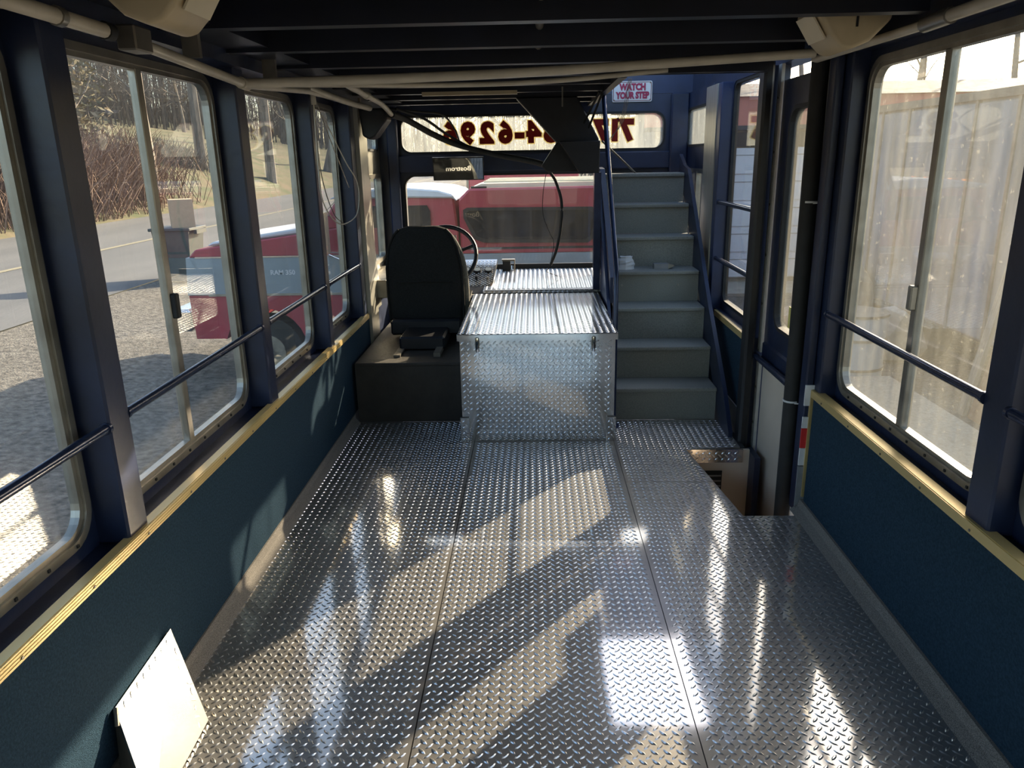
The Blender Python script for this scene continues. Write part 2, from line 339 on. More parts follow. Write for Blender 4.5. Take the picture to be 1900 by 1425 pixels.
def window(n, x0, x1, y0, y1, z0, z1, gm, label, mull=None, side=-1, r=.095, latch=False):
    f = MB(); xi = x0 if side > 0 else x1           # inner face
    f.ring(rr(y0, y1, z0, z1, r), rr(y0 + .022, y1 - .022, z0 + .022, z1 - .022, r - .018), 'x', x0, x1)
    f.ring(rr(y0 + .020, y1 - .020, z0 + .020, z1 - .020, r - .016), rr(y0 + .036, y1 - .036, z0 + .036, z1 - .036, r - .026), 'x', x0 + .008, x1 - .008)
    w = build(f, 'window_%d' % n, 'alu'); tag(w, label, kind='structure')
    xm = (x0 + x1) / 2
    if mull:
        build(MB().box(x0 + .008, x1 - .006, mull - .018, mull + .018, z0 + .03, z1 - .03), 'mullion', 'alu', w, bevel=.003)
        build(MB().box(xm - .008, xm + .008, mull + .018, mull + .028, z0 + .03, z1 - .03), 'seal_strip', 'rubber', w)
        gs = [(y0 + .03, mull - .01), (mull + .01, y1 - .03)]
    else: gs = [(y0 + .03, y1 - .03)]
    for k, (a, b) in enumerate(gs):
        build(MB().prism(rr(a, b, z0 + .03, z1 - .03, .06), 'x', xm - .002 + .008 * k, xm + .002 + .008 * k), 'pane', gm, w)
    for k in range(int((y1 - y0) / .12)):
        yy = y0 + .08 + k * .12
        if yy < y1 - .06: build(MB().box(xi - .004, xi + .004, yy - .004, yy + .004, z0 + .008, z0 + .016), 'screw', 'rubber', w)
    if latch: build(MB().box(xi - .012, xi + .012, mull - .012, mull + .016, latch - .06, latch + .02), 'latch', 'rubber' if side < 0 else 'alu', w, bevel=.004)
    return w
nm = ['rearmost', 'second rearmost', 'third from the rear', 'bright sunlit', 'sliding', 'narrow fixed', 'foremost']
desc = ['left side window at the very back of the coach', 'left side window behind the camera, second from the back', 'left side window just behind the viewpoint',
        'left side window nearest the viewer, with sun-bleached gravel outside', 'left sliding window with a centre mullion and a dark latch',
        'left fixed window showing the truck bonnet, one bay past the sliding window', 'narrow left window beside the loose hanging wires']
for i in range(len(LP) - 1):
    window(i + 1, -1.198, -1.158, LP[i][1] + .014, LP[i + 1][0] - .014, 0.567, 1.803, 'gl_l', desc[i], mull=(2.385 if i == 4 else (LP[i][1] + LP[i + 1][0]) / 2 if i < 3 else None), latch=1.08 if i == 4 else False)
tl = MB().box(XL - .005, XL + .014, -3.0, 4.80, 0.517, 0.545).box(XL - .018, XL + .01, -3.0, 4.80, 0.540, 0.547)
for k in range(3): tl.box(XL + .014, XL + .0155, -3.0, 4.80, .520 + k * .008, .524 + k * .008)
t1 = tag(build(tl, 'trim_1', 'yellow'), 'fluted gold trim strip along the top of the left carpet panel', kind='structure')
for k in range(26):
    y = -2.2 + k * .27
    tube('screw', [(XL + .0150, y, .527), (XL + .0175, y, .527)], .004, 'alud', t1, n=6)
def handrail(x, y0, y1, z, label, grp):
    r = thing('handrail', (x, (y0 + y1) / 2, z), label, 'rail', grp)
    tube('bar', [(x, y0, z), (x, y1, z)], .0135, 'rail', r, n=12)
    for y in (y0, y1): tube('weld', [(x, y - .006, z), (x, y + .006, z)], .017, 'rail', r, n=12)
    return r
g = 'steel handrails across the windows'
handrail(XL - .012, 0.75, 1.786, .857, 'dark steel handrail across the left window nearest the viewer', g)
handrail(XL - .012, 1.885, 2.931, .865, 'dark steel handrail across the left sliding window', g)
handrail(XL - .012, 3.022, 3.898, .868, 'dark steel handrail across the left fixed window', g)
handrail(XL - .012, 3.975, 4.711, .870, 'short dark steel handrail across the foremost left window', g)
bl = MB().prism([(-1.082, 0.0), (-1.035, 0.0), (-1.06, 0.025), (-1.066, 0.052), (-1.082, 0.052)], 'y', -3.0, 4.23)
tag(build(bl, 'baseboard_left', 'cove'), 'speckled grey rubber cove at the foot of the left wall', kind='structure')
# right wall, rear section
wr = MB().box(XR, 1.30, -3.0, 3.07, -0.60, 0.53).box(1.13, 1.30, -3.0, 3.30, 1.845, 2.30).box(1.19, 1.30, 3.30, 6.0, 1.90, 2.30)
wr.box(1.15, 1.30, 3.93, 5.2, -0.60, 0.56).box(1.15, 1.30, 5.2, 6.0, -0.6, 0.8)
wall_r = tag(build(wr, 'wall_right', 'navy'), 'navy side wall of the coach on the door side, with window posts', kind='structure')
box('carpet_panel', (XR - .008, XR, -3.0, 3.03, 0.045, 0.515), 'carpet', wall_r)
RP = [(-2.65, -2.55), (-1.55, -1.45), (-0.45, -0.35), (0.62, 0.72), (1.80, 1.91)]
for a, b in RP: box('post', (XR, 1.28, a, b, 0.53, 1.85), 'navy', wall_r, bevel=.006)
box('post', (XR, 1.28, 3.0, 3.28, -0.02, 1.85), 'navy', wall_r, bevel=.006)
box('post', (1.135, XR, 3.06, 3.13, -0.02, 1.85), 'navy', wall_r, bevel=.006)
RB = RP + [(3.0, 3.1)]
desc = ['right side window at the very back of the coach', 'right side window behind the camera, second from the back', 'right side window just behind the viewpoint',
        'right side window cut off by the picture edge', 'dusty right sliding window beside the entry door']
for i in range(len(RB) - 1):
    p = MB(); hole_plate(p, 'x', 1.235, 1.28, (RB[i][1], RB[i + 1][0], 0.53, 1.85), (RB[i][1] + .012, RB[i + 1][0] - .012, 0.565, 1.82), 0.10)
    build(p, 'window_surround', 'navy', wall_r)
    window(i + 8, 1.225, 1.270, RB[i][1] + .014, RB[i + 1][0] - .014, 0.567, 1.818, 'gl_r', desc[i], mull=(2.455 if i == 4 else (RB[i][1] + RB[i + 1][0]) / 2), side=1, latch=1.06 if i == 4 else False)
tr = MB().box(XR - .014, XR + .004, -3.0, 3.075, 0.515, 0.545).box(XR - .01, XR + .025, -3.0, 3.075, 0.540, 0.547).box(XR - .014, XR + .004, 3.045, 3.06, 0.06, .515)
t2 = tag(build(tr, 'trim_2', 'yellow'), 'gold trim strip round the top and front edge of the rear right carpet panel', kind='structure')
for k in range(20): tube('screw', [(XR - .0165, -2.2 + k * .27, .525), (XR - .014, -2.2 + k * .27, .525)], .004, 'alud', t2, n=6)
handrail(XR + .005, 1.91, 3.0, .876, 'dark steel handrail across the dusty right sliding window', g)
handrail(XR + .005, 0.72, 1.80, .872, 'dark steel handrail at the right picture edge', g)
br = MB().prism([(1.172, 0.0), (1.112, 0.0), (1.142, 0.02), (1.152, 0.048), (1.172, 0.048)], 'y', -3.0, 3.05)
tag(build(br, 'baseboard_right', 'cove'), 'grey rubber cove at the foot of the rear right wall', kind='structure')
# right wall, front section between the door and the stairs
box('carpet_panel', (1.142, 1.15, 3.98, 4.80, 0.05, 0.53), 'carpet', wall_r)
box('post', (1.12, 1.22, 4.78, 4.87, 0.0, 1.90), 'blue', wall_r, bevel=.004)
box('post', (1.115, 1.22, 4.872, 5.17, 0.55, 1.90), 'steel', wall_r)
box('door_post', (1.10, 1.15, 3.86, 3.95, -0.42, 1.92), 'black', wall_r, bevel=.012)
box('door_post_edge', (1.13, 1.25, 3.95, 4.05, -0.4, 1.90), 'navy', wall_r)
p = MB(); hole_plate(p, 'x', 1.185, 1.225, (4.05, 4.78, 0.56, 1.93), (4.10, 4.775, 0.60, 1.90), 0.06)
build(p, 'window_surround', 'navy', wall_r)
w = tag(build(MB().ring(rr(4.10, 4.775, .60, 1.90, .06), rr(4.115, 4.76, .615, 1.885, .05), 'x', 1.19, 1.22), 'window_13', 'rubber'), 'clear narrow window between the entry door and the stairs', kind='structure')
build(MB().prism(rr(4.11, 4.765, .61, 1.89, .05), 'x', 1.202, 1.206), 'pane', 'gl_f', w)
handrail(1.14, 3.95, 4.79, 1.215, 'upper of two short rails in the window beside the stairs', g)
handrail(1.14, 3.95, 4.79, .875, 'lower of two short rails in the window beside the stairs', g)
t3 = MB().box(1.134, 1.152, 3.965, 4.72, 0.525, 0.560).box(1.134, 1.152, 3.965, 3.985, 0.13, 0.525)
tag(build(t3, 'trim_3', 'yellow'), 'gold trim edging the small carpet panel beside the stairs', kind='structure')
box('foot_panel', (1.136, 1.15, 3.965, 4.3, 0.0, 0.13), 'grey', wall_r)
p = MB(); hole_plate(p, 'x', 1.16, 1.21, (5.17, 6.0, 1.42, 1.93), (5.20, 5.95, 1.55, 1.82), 0.05)
build(p, 'window_surround', 'navy', wall_r)
w = tag(build(MB().ring(rr(5.20, 5.95, 1.55, 1.82, .05), rr(5.215, 5.935, 1.565, 1.805, .04), 'x', 1.155, 1.18), 'window_14', 'rubber'), 'small cream-lit upper side window above the stairs', kind='structure')
build(MB().prism(rr(5.21, 5.94, 1.56, 1.81, .04), 'x', 1.166, 1.170), 'pane', 'gl_u', w)
p = MB(); hole_plate(p, 'x', 1.16, 1.21, (5.17, 6.0, 0.8, 1.42), (5.20, 5.95, 0.86, 1.40), 0.05)
build(p, 'window_surround', 'navy', wall_r)
w = tag(build(MB().ring(rr(5.20, 5.95, .86, 1.40, .05), rr(5.23, 5.92, .89, 1.37, .04), 'x', 1.155, 1.18).box(1.15, 1.185, 5.53, 5.57, .88, 1.38), 'window_15', 'alu'), 'small lower side window behind the top of the stairs', kind='structure')
build(MB().prism(rr(5.22, 5.93, .88, 1.38, .04), 'x', 1.166, 1.170), 'pane', 'gl_f', w)
# left wall, driver's section
box('driver_post', (-1.20, -1.055, 4.832, 5.06, 0.30, 1.84), 'steel', wall_l)
build(MB().prism([(5.062, .53), (5.20, .53), (5.062, 1.15)], 'x', -1.075, -1.06), 'gusset', 'steel', wall_l)
box('driver_ledge', (-1.2, -0.99, 5.06, 5.97, 0.60, 0.72), 'alu', wall_l, bevel=.004)
p = MB(); hole_plate(p, 'x', -1.20, -1.165, (5.06, 6.0, 1.46, 1.84), (5.10, 5.93, 1.56, 1.80), 0.05)
hole_plate(p, 'x', -1.20, -1.165, (5.06, 6.0, .70, 1.46), (5.10, 5.93, .76, 1.40), 0.05)
build(p, 'window_surround', 'steel', wall_l)
w = tag(build(MB().ring(rr(5.10, 5.93, 1.56, 1.80, .05), rr(5.115, 5.915, 1.575, 1.785, .04), 'x', -1.17, -1.155), 'window_16', 'rubber'), 'small upper window on the driver side', kind='structure')
build(MB().prism(rr(5.11, 5.92, 1.57, 1.79, .04), 'x', -1.182, -1.178), 'pane', 'gl_u', w)
w = tag(build(MB().ring(rr(5.10, 5.93, .76, 1.40, .04), rr(5.13, 5.90, .79, 1.37, .03), 'x', -1.18, -1.145).box(-1.18, -1.145, 5.48, 5.515, .78, 1.38), 'window_17', 'alu'), "driver's sliding side window in a bright metal frame", kind='structure')
for a, b in ((5.12, 5.49), (5.51, 5.91)): build(MB().prism(rr(a, b, .78, 1.38, .02), 'x', -1.165, -1.161), 'pane', 'gl_l', w)
# ================================================================== front wall
wf = MB()
hole_plate(wf, 'y', 6.0, 6.06, (-1.22, 1.30, -0.60, 1.455), (-0.99, 0.96, 0.63, 1.385), 0.09)
hole_plate(wf, 'y', 6.0, 6.06, (-1.22, 1.30, 1.455, 1.93), (-1.0, 1.0, 1.535, 1.812), 0.085)
wall_f = tag(build(wf, 'wall_front', 'navy'), 'navy front wall of the coach around the windscreen and the upper window', kind='structure')
box('upper_panel', (-1.22, 1.30, 6.0, 6.06, 1.932, 2.75), 'blue', wall_f)
box('corner_post', (-1.09, -1.01, 5.93, 6.0, 0.55, 1.93), 'navy', wall_f, bevel=.01)
box('corner_post', (1.03, 1.16, 5.93, 6.0, 0.55, 1.93), 'navy', wall_f, bevel=.01)
box('header_rail', (-1.05, 1.05, 5.965, 6.0, 1.40, 1.525), 'navy', wall_f, bevel=.008)
box('lower_apron', (-1.1, 1.15, 5.955, 6.0, 0.30, 0.64), 'black', wall_f)
w = tag(build(MB().ring(rr(-1.0, 1.0, 1.535, 1.812, .085), rr(-.985, .985, 1.55, 1.797, .07), 'y', 5.993, 6.05), 'window_18', 'rubber'), 'wide upper front window carrying a reversed telephone number', kind='structure')
build(MB().prism(rr(-.99, .99, 1.545, 1.802, .075), 'y', 6.028, 6.032), 'pane', 'gl_u', w)
w19 = tag(build(MB().ring(rr(-.99, .96, .63, 1.385, .09), rr(-.975, .945, .645, 1.37, .075), 'y', 5.993, 6.05), 'window_19', 'rubber'), 'large windscreen with the red pickup truck outside', kind='structure')
build(MB().prism(rr(-.98, .95, .64, 1.375, .08), 'y', 6.028, 6.032), 'pane', 'gl_f', w19)
for x, ch in ((.715, '7'), (.625, '1'), (.525, '7'), (.145, '8'), (.014, '4'), (-.092, '-'), (-.198, '6'), (-.340, '2'), (-.483, '9'), (-.617, '6')):
    text('digit', ch, .20, 'redink2', w, facing((x, 6.018, 1.672), (1, 0, 0), (0, 0, 1)), offset=.013, depth=.0005, mirror=True)
    text('digit_outline', ch, .20, 'cream2', w, facing((x, 6.024, 1.672), (1, 0, 0), (0, 0, 1)), offset=.020, depth=.0005, mirror=True)
# ================================================================== rear wall (behind the viewpoint)
wb = MB(); hole_plate(wb, 'y', -3.06, -3.0, (-1.22, 1.30, -0.60, 2.30), (-.9, .9, .6, 1.75), .1)
wall_b = tag(build(wb, 'wall_back', 'navy'), 'navy rear wall of the coach with one wide window', kind='structure')
w = tag(build(MB().ring(rr(-.9, .9, .6, 1.75, .1), rr(-.87, .87, .63, 1.72, .08), 'y', -3.05, -2.99), 'window_20', 'alu'), 'wide rear window behind the viewpoint', kind='structure')
build(MB().prism(rr(-.88, .88, .62, 1.73, .09), 'y', -3.03, -3.026), 'pane', 'gl_l', w)
# ================================================================== ceiling
HX = 0.425
ce = MB().prism([(-1.22, -3.0), (1.30, -3.0), (1.30, 3.87), (HX, 3.87), (HX, 6.0), (-1.22, 6.0)], 'z', 1.975, 2.02)
ceil = tag(build(ce, 'ceiling', 'ceil'), 'near-black ceiling of steel cross beams under the upper deck, open above the stairs', kind='structure')
for y in [-2.7 + .5 * k for k in range(13)] + [3.80, 4.25, 4.7, 5.15, 5.6]:
    x1 = 1.09 if y < 3.85 else HX
    build(MB().box(-1.05, x1, y, y + .008, 1.862, 1.974).box(-1.05, x1, y + .008, y + .055, 1.862, 1.870), 'beam', 'ceil', ceil)
box('opening_edge', (HX - .01, HX + .03, 3.87, 5.97, 1.852, 1.975), 'ceil', ceil)
box('opening_edge_strip', (HX + .03, HX + .036, 3.88, 5.2, 1.862, 1.885), 'pipe', ceil)
box('opening_end', (HX, 1.13, 3.858, 3.87, 1.86, 1.975), 'ceil', ceil)
tube('spine_tube', [(.03, -2.9, 1.925), (.03, 3.4, 1.925)], .014, 'alud', ceil)
box('soffit', (-1.05, -.90, -3.0, 5.95, 1.875, 1.97), 'ceil', ceil)
box('cream_strip', (-.62, -.08, 4.56, 4.60, 1.842, 1.862), 'beige', ceil)
box('hook', (.165, .173, 4.4, 4.408, 1.76, 1.862), 'alud', ceil)
# ================================================================== stairs
st = thing('staircase', (0.77, 4.3, 0), 'steep grey staircase with seven treads beside the plated box', 'stairs')
RISE, RUN, SY = .1965, .21, 4.235
for n in range(7):
    y0 = SY + n * RUN; z1 = (n + 1) * RISE; xl = .475 if n < 2 else .51
    s = build(MB().box(xl, 1.06, y0 + .008, y0 + .02, n * RISE, z1 - .025), 'riser', 'stair', st)
    build(MB().box(xl, 1.06, y0 - .012, y0 + RUN + .012, z1 - .025, z1), 'tread', 'stair', st, bevel=.007, seg=2)
    if n == 3:
        for x in (.57, .75, .93): tube('screw', [(x, y0 + .008, z1 - .09), (x, y0 + .003, z1 - .09)], .007, 'alu', st, n=8)
ny = lambda y: (y - SY) / RUN * RISE + RISE
build(MB().prism([(3.93, 0.0), (4.13, 0.0), (5.72, 1.40), (5.72, 1.50), (5.55, 1.425), (5.4, 1.40), (4.62, .66), (4.58, .62), (4.10, .22), (3.93, .03)], 'x', 1.062, 1.085), 'stringer', 'navy', st)
build(MB().prism([(4.20, 0.0), (5.72, 0.0), (5.72, 1.36), (5.5, 1.40), (4.20, .22)], 'x', .455, .474), 'side_panel', 'blue', st)
build(MB().prism([(4.66, .62), (5.72, 1.0), (5.72, 1.42), (5.5, 1.41), (4.66, .78)], 'x', .474, .508), 'stringer', 'navy', st)
hr = thing('stair_handrail', (.47, 4.13, 0), 'long blue tubular handrail rising along the left of the stairs', 'handrail')
tube('rail_tube', [(.452, 4.13, 0.0), (.452, 4.13, .86), (.455, 4.15, .90), (.452, 4.62, 1.40), (.445, 4.98, 1.86)], .0145, 'rail', hr, n=12)
tube('base_flange', [(.452, 4.13, 0.0), (.452, 4.13, .012)], .035, 'blue', hr, n=16)
bp_ = thing('stair_support', (.3, 5.2, 1.4), 'big black folded-plate support hanging from the ceiling to the stair head', 'support')
build(MB().prism([(-.10, 1.86), (.29, 1.86), (.43, 1.60), (.425, 1.395), (.10, 1.40), (.06, 1.44), (.16, 1.585)], 'y', 5.10, 5.26), 'plate', 'black', bp_, bevel=.006)
build(MB().prism([(.30, 1.40), (.425, 1.395), (.43, 1.59), (.17, 1.59)], 'y', 4.99, 5.10), 'gusset', 'black', bp_, bevel=.004)
box('post', (.405, .450, 5.12, 5.20, .63, 1.395), 'rail', bp_)
tube('tie_rod', [(.46, 5.2, 1.59), (.74, 5.6, 1.37)], .007, 'alud', bp_)
# things left on the fourth tread
zt = RISE * 4
bag = MB(); random.seed(3)
for i in range(7):
    for j in range(9):
        t = j / 8 * math.pi * 2; r = .042 + .016 * random.random() - .012 * (i > 4); bag.v.append((.60 + r * math.cos(t) * 1.15, 4.97 + r * .7 * math.sin(t), zt + i * .0135 + .006 * random.random() * (i > 0)))
for i in range(6):
    for j in range(8): bag.f.append((i * 9 + j, i * 9 + j + 1, i * 9 + 10 + j, i * 9 + 9 + j))
for i in range(7): bag.f.append((i * 9 + 8, i * 9, ((i + 1) * 9) % 63, i * 9 + 17)) if i < 6 else None
bag.f.append(tuple(range(8, -1, -1))); bag.f.append(tuple(54 + k for k in range(9)))
tag(build(bag, 'crumpled_bag', 'white'), 'crumpled white paper bag on the fourth stair tread', 'bag')
b = thing('small_carton', (.83, 4.97, zt), 'small grey open carton on the fourth stair tread, right of the paper bag', 'box')
build(MB().box(-.05, .05, -.03, .03, 0, .036).rot((0, 0, 0), 'Z', .15), 'body', 'grey', None) if False else None
build(MB().box(.785, .875, 4.94, 5.0, zt, zt + .034), 'body', 'grey', b)
build(MB().prism([(.875, zt), (.915, zt + .018), (.913, zt + .024), (.873, zt + .034)], 'y', 4.945, 4.995), 'flap', 'alu', b)
# ================================================================== plated engine cover
ec = thing('engine_cover', (.018, 4.5, 0), 'knee-high box of bright raised-tread aluminium with two latches, behind the dashboard', 'equipment box')
bx0, bx1, by0, by1, bz = -.395, .430, 3.90, 5.13, .605
box('body', (bx0 + .008, bx1 - .008, by0 + .008, by1, 0, bz - .01), 'pbright', ec)
box('front_panel', (bx0, bx1, by0, by0 + .008, .002, bz - .014), 'pbright', ec)
box('side_panel', (bx1 - .008, bx1, by0 + .009, by1, .002, bz - .014), 'pbright', ec)
box('side_panel', (bx0, bx0 + .008, by0 + .009, by1, .002, bz - .014), 'pbright', ec)
lid = box('lid', (bx0 - .012, bx1 + .012, by0 - .014, by1, bz - .010, bz + .004), 'pbright', ec, bevel=.003)
box('lid_lip', (bx0 - .012, bx1 + .012, by0 - .016, by0 - .010, bz - .032, bz - .002), 'pbright', ec)
lugs('front_lugs', (bx0, by0, 0), (1, 0, 0), (0, 0, 1), [[(.06, .01), (.765, .01), (.765, .57), (.06, .57)], [(.002, .15), (.06, .15), (.06, .57), (.002, .57)], [(.765, .15), (.823, .15), (.823, .57), (.765, .57)]], 'lug', ec)
lugs('lid_lugs', (bx0 - .012, by0 - .014, bz + .004), (1, 0, 0), (0, 1, 0), [[(.004, .004), (.845, .004), (.845, 1.235), (.004, 1.235)]], 'lug', ec)
for x in (bx0 - .012, bx1 - .040):
    k = box('corner_bracket', (x, x + .052, by0 - .010, by0, 0.0, .145), 'pbright', ec, bevel=.003)
    lugs('bracket_lugs', (x, by0 - .010, 0), (1, 0, 0), (0, 0, 1), [[(.002, .004), (.05, .004), (.05, .14), (.002, .14)]], 'lug', k)
for x in (-.30, .315):
    l = thing('latch', (x, by0, .53), 'latch', None); del l['label']; l.parent = ec; l.location = Vector((x, by0, .53)) - WLOC[ec.name]
    box('latch_plate', (x - .011, x + .011, by0 - .018, by0 - .001, .535, .590), 'alud', l)
    tube('latch_hook', [(x, by0 - .020, .59), (x, by0 - .030, .535), (x, by0 - .022, .515)], .008, 'chrome', l, n=8)
    build(MB().prism([(x - .009, .515), (x + .009, .515), (x + .005, .485), (x, .472), (x - .005, .485)], 'y', by0 - .022, by0 - .012), 'latch_lever', 'chrome', l)
# ================================================================== dashboard
da = thing('dashboard', (.08, 5.5, .3), 'bright metal dashboard with three gauges beside the steering wheel', 'dashboard')
box('body', (-.335, .47, 5.14, 5.94, .3, .628), 'black', da)
build(MB().prism([(5.13, .612), (5.95, .650), (5.95, .662), (5.13, .624)], 'x', -.345, .475), 'top_plate', 'pbright', da)
lugs('top_lugs', (-.345, 5.13, .624), (1, 0, 0), (0, .82, .038), [[(.004, .004), (.815, .004), (.815, .81), (.004, .81)]], 'lug', da)
box('rear_rail', (-.30, .47, 5.935, 5.955, .655, .700), 'black', da)
# sloped instrument panel
pb = Vector((-.52, 5.16, .578)); pu = Vector((0, .46, .19)).normalized(); pr = Vector((1, 0, 0)); pn = pr.cross(pu)
def onp(a, b, h=0): q = pb + a * pr + b * pu + h * pn; return (q.x, q.y, q.z)
ip = build(MB().add([onp(0, 0), onp(.19, 0), onp(.235, .18), onp(.255, .52), onp(0, .52), onp(0, 0, -.03), onp(.19, 0, -.03), onp(.235, .18, -.03), onp(.255, .52, -.03), onp(0, .52, -.03)],
     [(0, 1, 2, 3, 4), (9, 8, 7, 6, 5), (0, 5, 6, 1), (1, 6, 7, 2), (2, 7, 8, 3), (3, 8, 9, 4), (4, 9, 5, 0)]), 'instrument_panel', 'pbright', da)
lugs('panel_lugs', pb, pr, pu, [[(0.005, .135), (.205, .135), (.235, .20), (.25, .50), (.005, .50)]], 'lug', da, p=.028, L=.022, Wd=.006)
for a in (.035, .115, .195):
    c = [onp(a, .355, h) for h in (0, .014)]
    gg = tube('gauge', c, .030, 'black', da, n=20)
    tube('gauge_face', [onp(a, .355, .014), onp(a, .355, .015)], .023, 'greyb', gg, n=20)
tube('ignition_knob', [onp(.115, .24, 0), onp(.115, .24, .03)], .012, 'black', da, n=12)
tube('toggle_switch', [onp(.195, .24, 0), onp(.195, .24, .018)], .009, 'alud', da, n=10)
build(MB().add([onp(.05, .05, .004), onp(.205, .05, .004), onp(.222, .125, .004), onp(.05, .125, .004), onp(.05, .05, -.002), onp(.205, .05, -.002), onp(.222, .125, -.002), onp(.05, .125, -.002)],
     [(0, 1, 2, 3), (7, 6, 5, 4), (0, 4, 5, 1), (1, 5, 6, 2), (2, 6, 7, 3), (3, 7, 4, 0)]), 'radio_slot', 'black', da)
sb = thing('bracket_switch_box', (-.20, 5.88, .66), 'small dark bracketed box standing on the dashboard edge', 'switch box')
box('body', (-.235, -.175, 5.85, 5.90, .659, .735), 'black', sb)
build(MB().box(-.24, -.14, 5.84, 5.90, .735, .747).box(-.147, -.140, 5.84, 5.90, .659, .735), 'bracket', 'alud', sb)
tube('knob', [(-.16, 5.84, .70), (-.16, 5.83, .672)], .010, 'chrome', sb)
# ================================================================== driver's platform, seat, steering wheel
pf = thing('driver_platform', (-.73, 5.0, 0), 'dark brown raised platform under the driver seat', 'platform')
box('riser', (-1.048, -.405, 4.24, 4.26, 0.0, .350), 'step', pf)
box('deck', (-1.048, -.405, 4.232, 5.93, .345, .365), 'step', pf, bevel=.004)
se = thing('driver_chair', (-.70, 5.0, .365), 'high-backed black cloth driver chair seen from behind', 'chair')
bk = MB(); prof = [(.40, .225), (.47, .245), (.65, .250), (.83, .245), (.96, .222), (1.04, .185), (1.075, .150), (1.092, .10)]
N = 24
for k, (z, hw) in enumerate(prof):
    yc = 4.93 - (z - .4) * .10; th = .055 if k < 5 else (.05, .042, .03)[k - 5]
    for j in range(N):
        t = 2 * math.pi * j / N; c, s_ = math.cos(t), math.sin(t); e = .28
        bk.v.append((-.70 + hw * math.copysign(abs(c) ** e, c), yc + th * math.copysign(abs(s_) ** .6, s_), z))
for k in range(len(prof) - 1):
    for j in range(N): q = (j + 1) % N; bk.f.append((k * N + j, k * N + q, (k + 1) * N + q, (k + 1) * N + j))
bk.f += [tuple(range(N - 1, -1, -1)), tuple((len(prof) - 1) * N + j for j in range(N))]
back = build(bk, 'backrest', 'fabric', se, smooth=True)
for s_ in (-1, 1):
    pts = [(-.70 + s_ * (hw - .004), 4.875 - (z - .4) * .10 + .02, z) for z, hw in prof[:7]]
    tube('piping', pts, .008, 'fabric', back)
tube('seam', [(-.88, 4.838, .74), (-.70, 4.834, .745), (-.52, 4.838, .74)], .004, 'fabric', back)
box('maker_label', (-.715, -.665, 4.868, 4.874, .475, .487), 'white', back)
tube('side_highlight', bez([(-.455, 4.94, .45), (-.44, 4.92, .66), (-.455, 4.90, .85), (-.50, 4.88, .98), (-.56, 4.87, 1.06)], 6), .022, 'fabric2', se, n=10)  # roll on the right edge only, its grey paints in the highlight there
build(MB().box(-.955, -.445, 4.90, 5.42, .50, .60), 'cushion', 'fabric', se, bevel=.035, seg=3)
box('seat_pan', (-.93, -.47, 4.86, 5.38, .455, .50), 'black', se, bevel=.01)
for s_ in (-.90, -.50): tube('recliner', [(s_, 4.90, .47), (s_, 4.96, .56)], .03, 'black', se)
tube('recliner_lever', [(-.44, 4.93, .56), (-.415, 4.97, .66)], .012, 'alud', se)
tube('suspension_boot', [(-.70, 5.1, .365), (-.70, 5.1, .40), (-.70, 5.1, .42), (-.70, 5.1, .455)], .2, 'rubber', se, n=20, ) if False else build(MB().tube([(-.70, 5.08, .385), (-.70, 5.08, .405), (-.70, 5.08, .43), (-.70, 5.08, .457)], .2, 20, radii=[.16, .18, .15, .17]), 'suspension_boot', 'rubber', se, smooth=True)
box('pedestal', (-.83, -.55, 4.52, 5.0, .3655, .452), 'black', se, bevel=.012)
box('lower_shroud', (-.93, -.47, 4.80, 4.90, .40, .50), 'black', se, bevel=.012)
box('base_rail', (-.84, -.80, 4.36, 5.35, .366, .38), 'alud', se); box('base_rail', (-.60, -.56, 4.36, 5.35, .366, .39), 'alud', se)
text('seat_lettering', 'Bostrom', .062, 'strip', se, facing((-.60, 4.945, 1.00), (-1, 0, 0), (0, .1, 1)), offset=.001)
sw = thing('steering_wheel', (-.66, 5.42, .60), 'black steering wheel partly hidden behind the driver seat', 'steering wheel')
wc = Vector((-.625, 5.36, .845)); wu = Vector((0, .55, .83)).normalized(); wr_ = Vector((1, 0, 0)); wn_ = wr_.cross(wu)
R_ = .225
pts = [wc + R_ * (math.cos(t) * wr_ + math.sin(t) * wu) for t in [2 * math.pi * k / 40 for k in range(41)]]
rim = tube('rim', pts, .015, 'black', sw, n=10)
for a in (20, 160, 270):
    a = math.radians(a); tube('spoke', [wc - .03 * wn_, wc + R_ * (math.cos(a) * wr_ + math.sin(a) * wu)], .011, 'black', sw)
tube('hub', [wc - .05 * wn_, wc + .01 * wn_], .045, 'black', sw, n=16)
tube('column', [wc - .05 * wn_, wc - .50 * wn_], .028, 'black', sw, n=12)
# ================================================================== mirror above the windscreen
mc = Vector((-.545, 5.80, 1.425)); camp = Vector((0, 0, 1.5)); aim = Vector((-.60, 4.96, 1.005))
mn = ((camp - mc).normalized() + (aim - mc).normalized()).normalized()
mr_ = Vector((0, 0, 1)).cross(mn).normalized(); mu = mn.cross(mr_)
mi = thing('interior_mirror', (mc.x, mc.y, mc.z), 'wide dark rear-view mirror reflecting reversed seat lettering, under the front header', 'mirror')
def slab(c, r, u, n, w, h, d0, d1): return [tuple(Vector(c) + a * w * r + b * h * u + d * n) for d in (d0, d1) for a, b in ((-1, -1), (1, -1), (1, 1), (-1, 1))]
BF = [(3, 2, 1, 0), (4, 5, 6, 7), (0, 1, 5, 4), (1, 2, 6, 5), (2, 3, 7, 6), (3, 0, 4, 7)]
mesh_obj('housing', slab(mc, mr_, mu, mn, .188, .084, -.015, 0), BF, 'black', mi)
mesh_obj('reflector', slab(mc, mr_, mu, mn, .181, .077, .0005, .0015), BF, 'mirror', mi)
tube('arm', [mc - .01 * mn, (mc.x, 5.97, 1.46)], .008, 'black', mi)
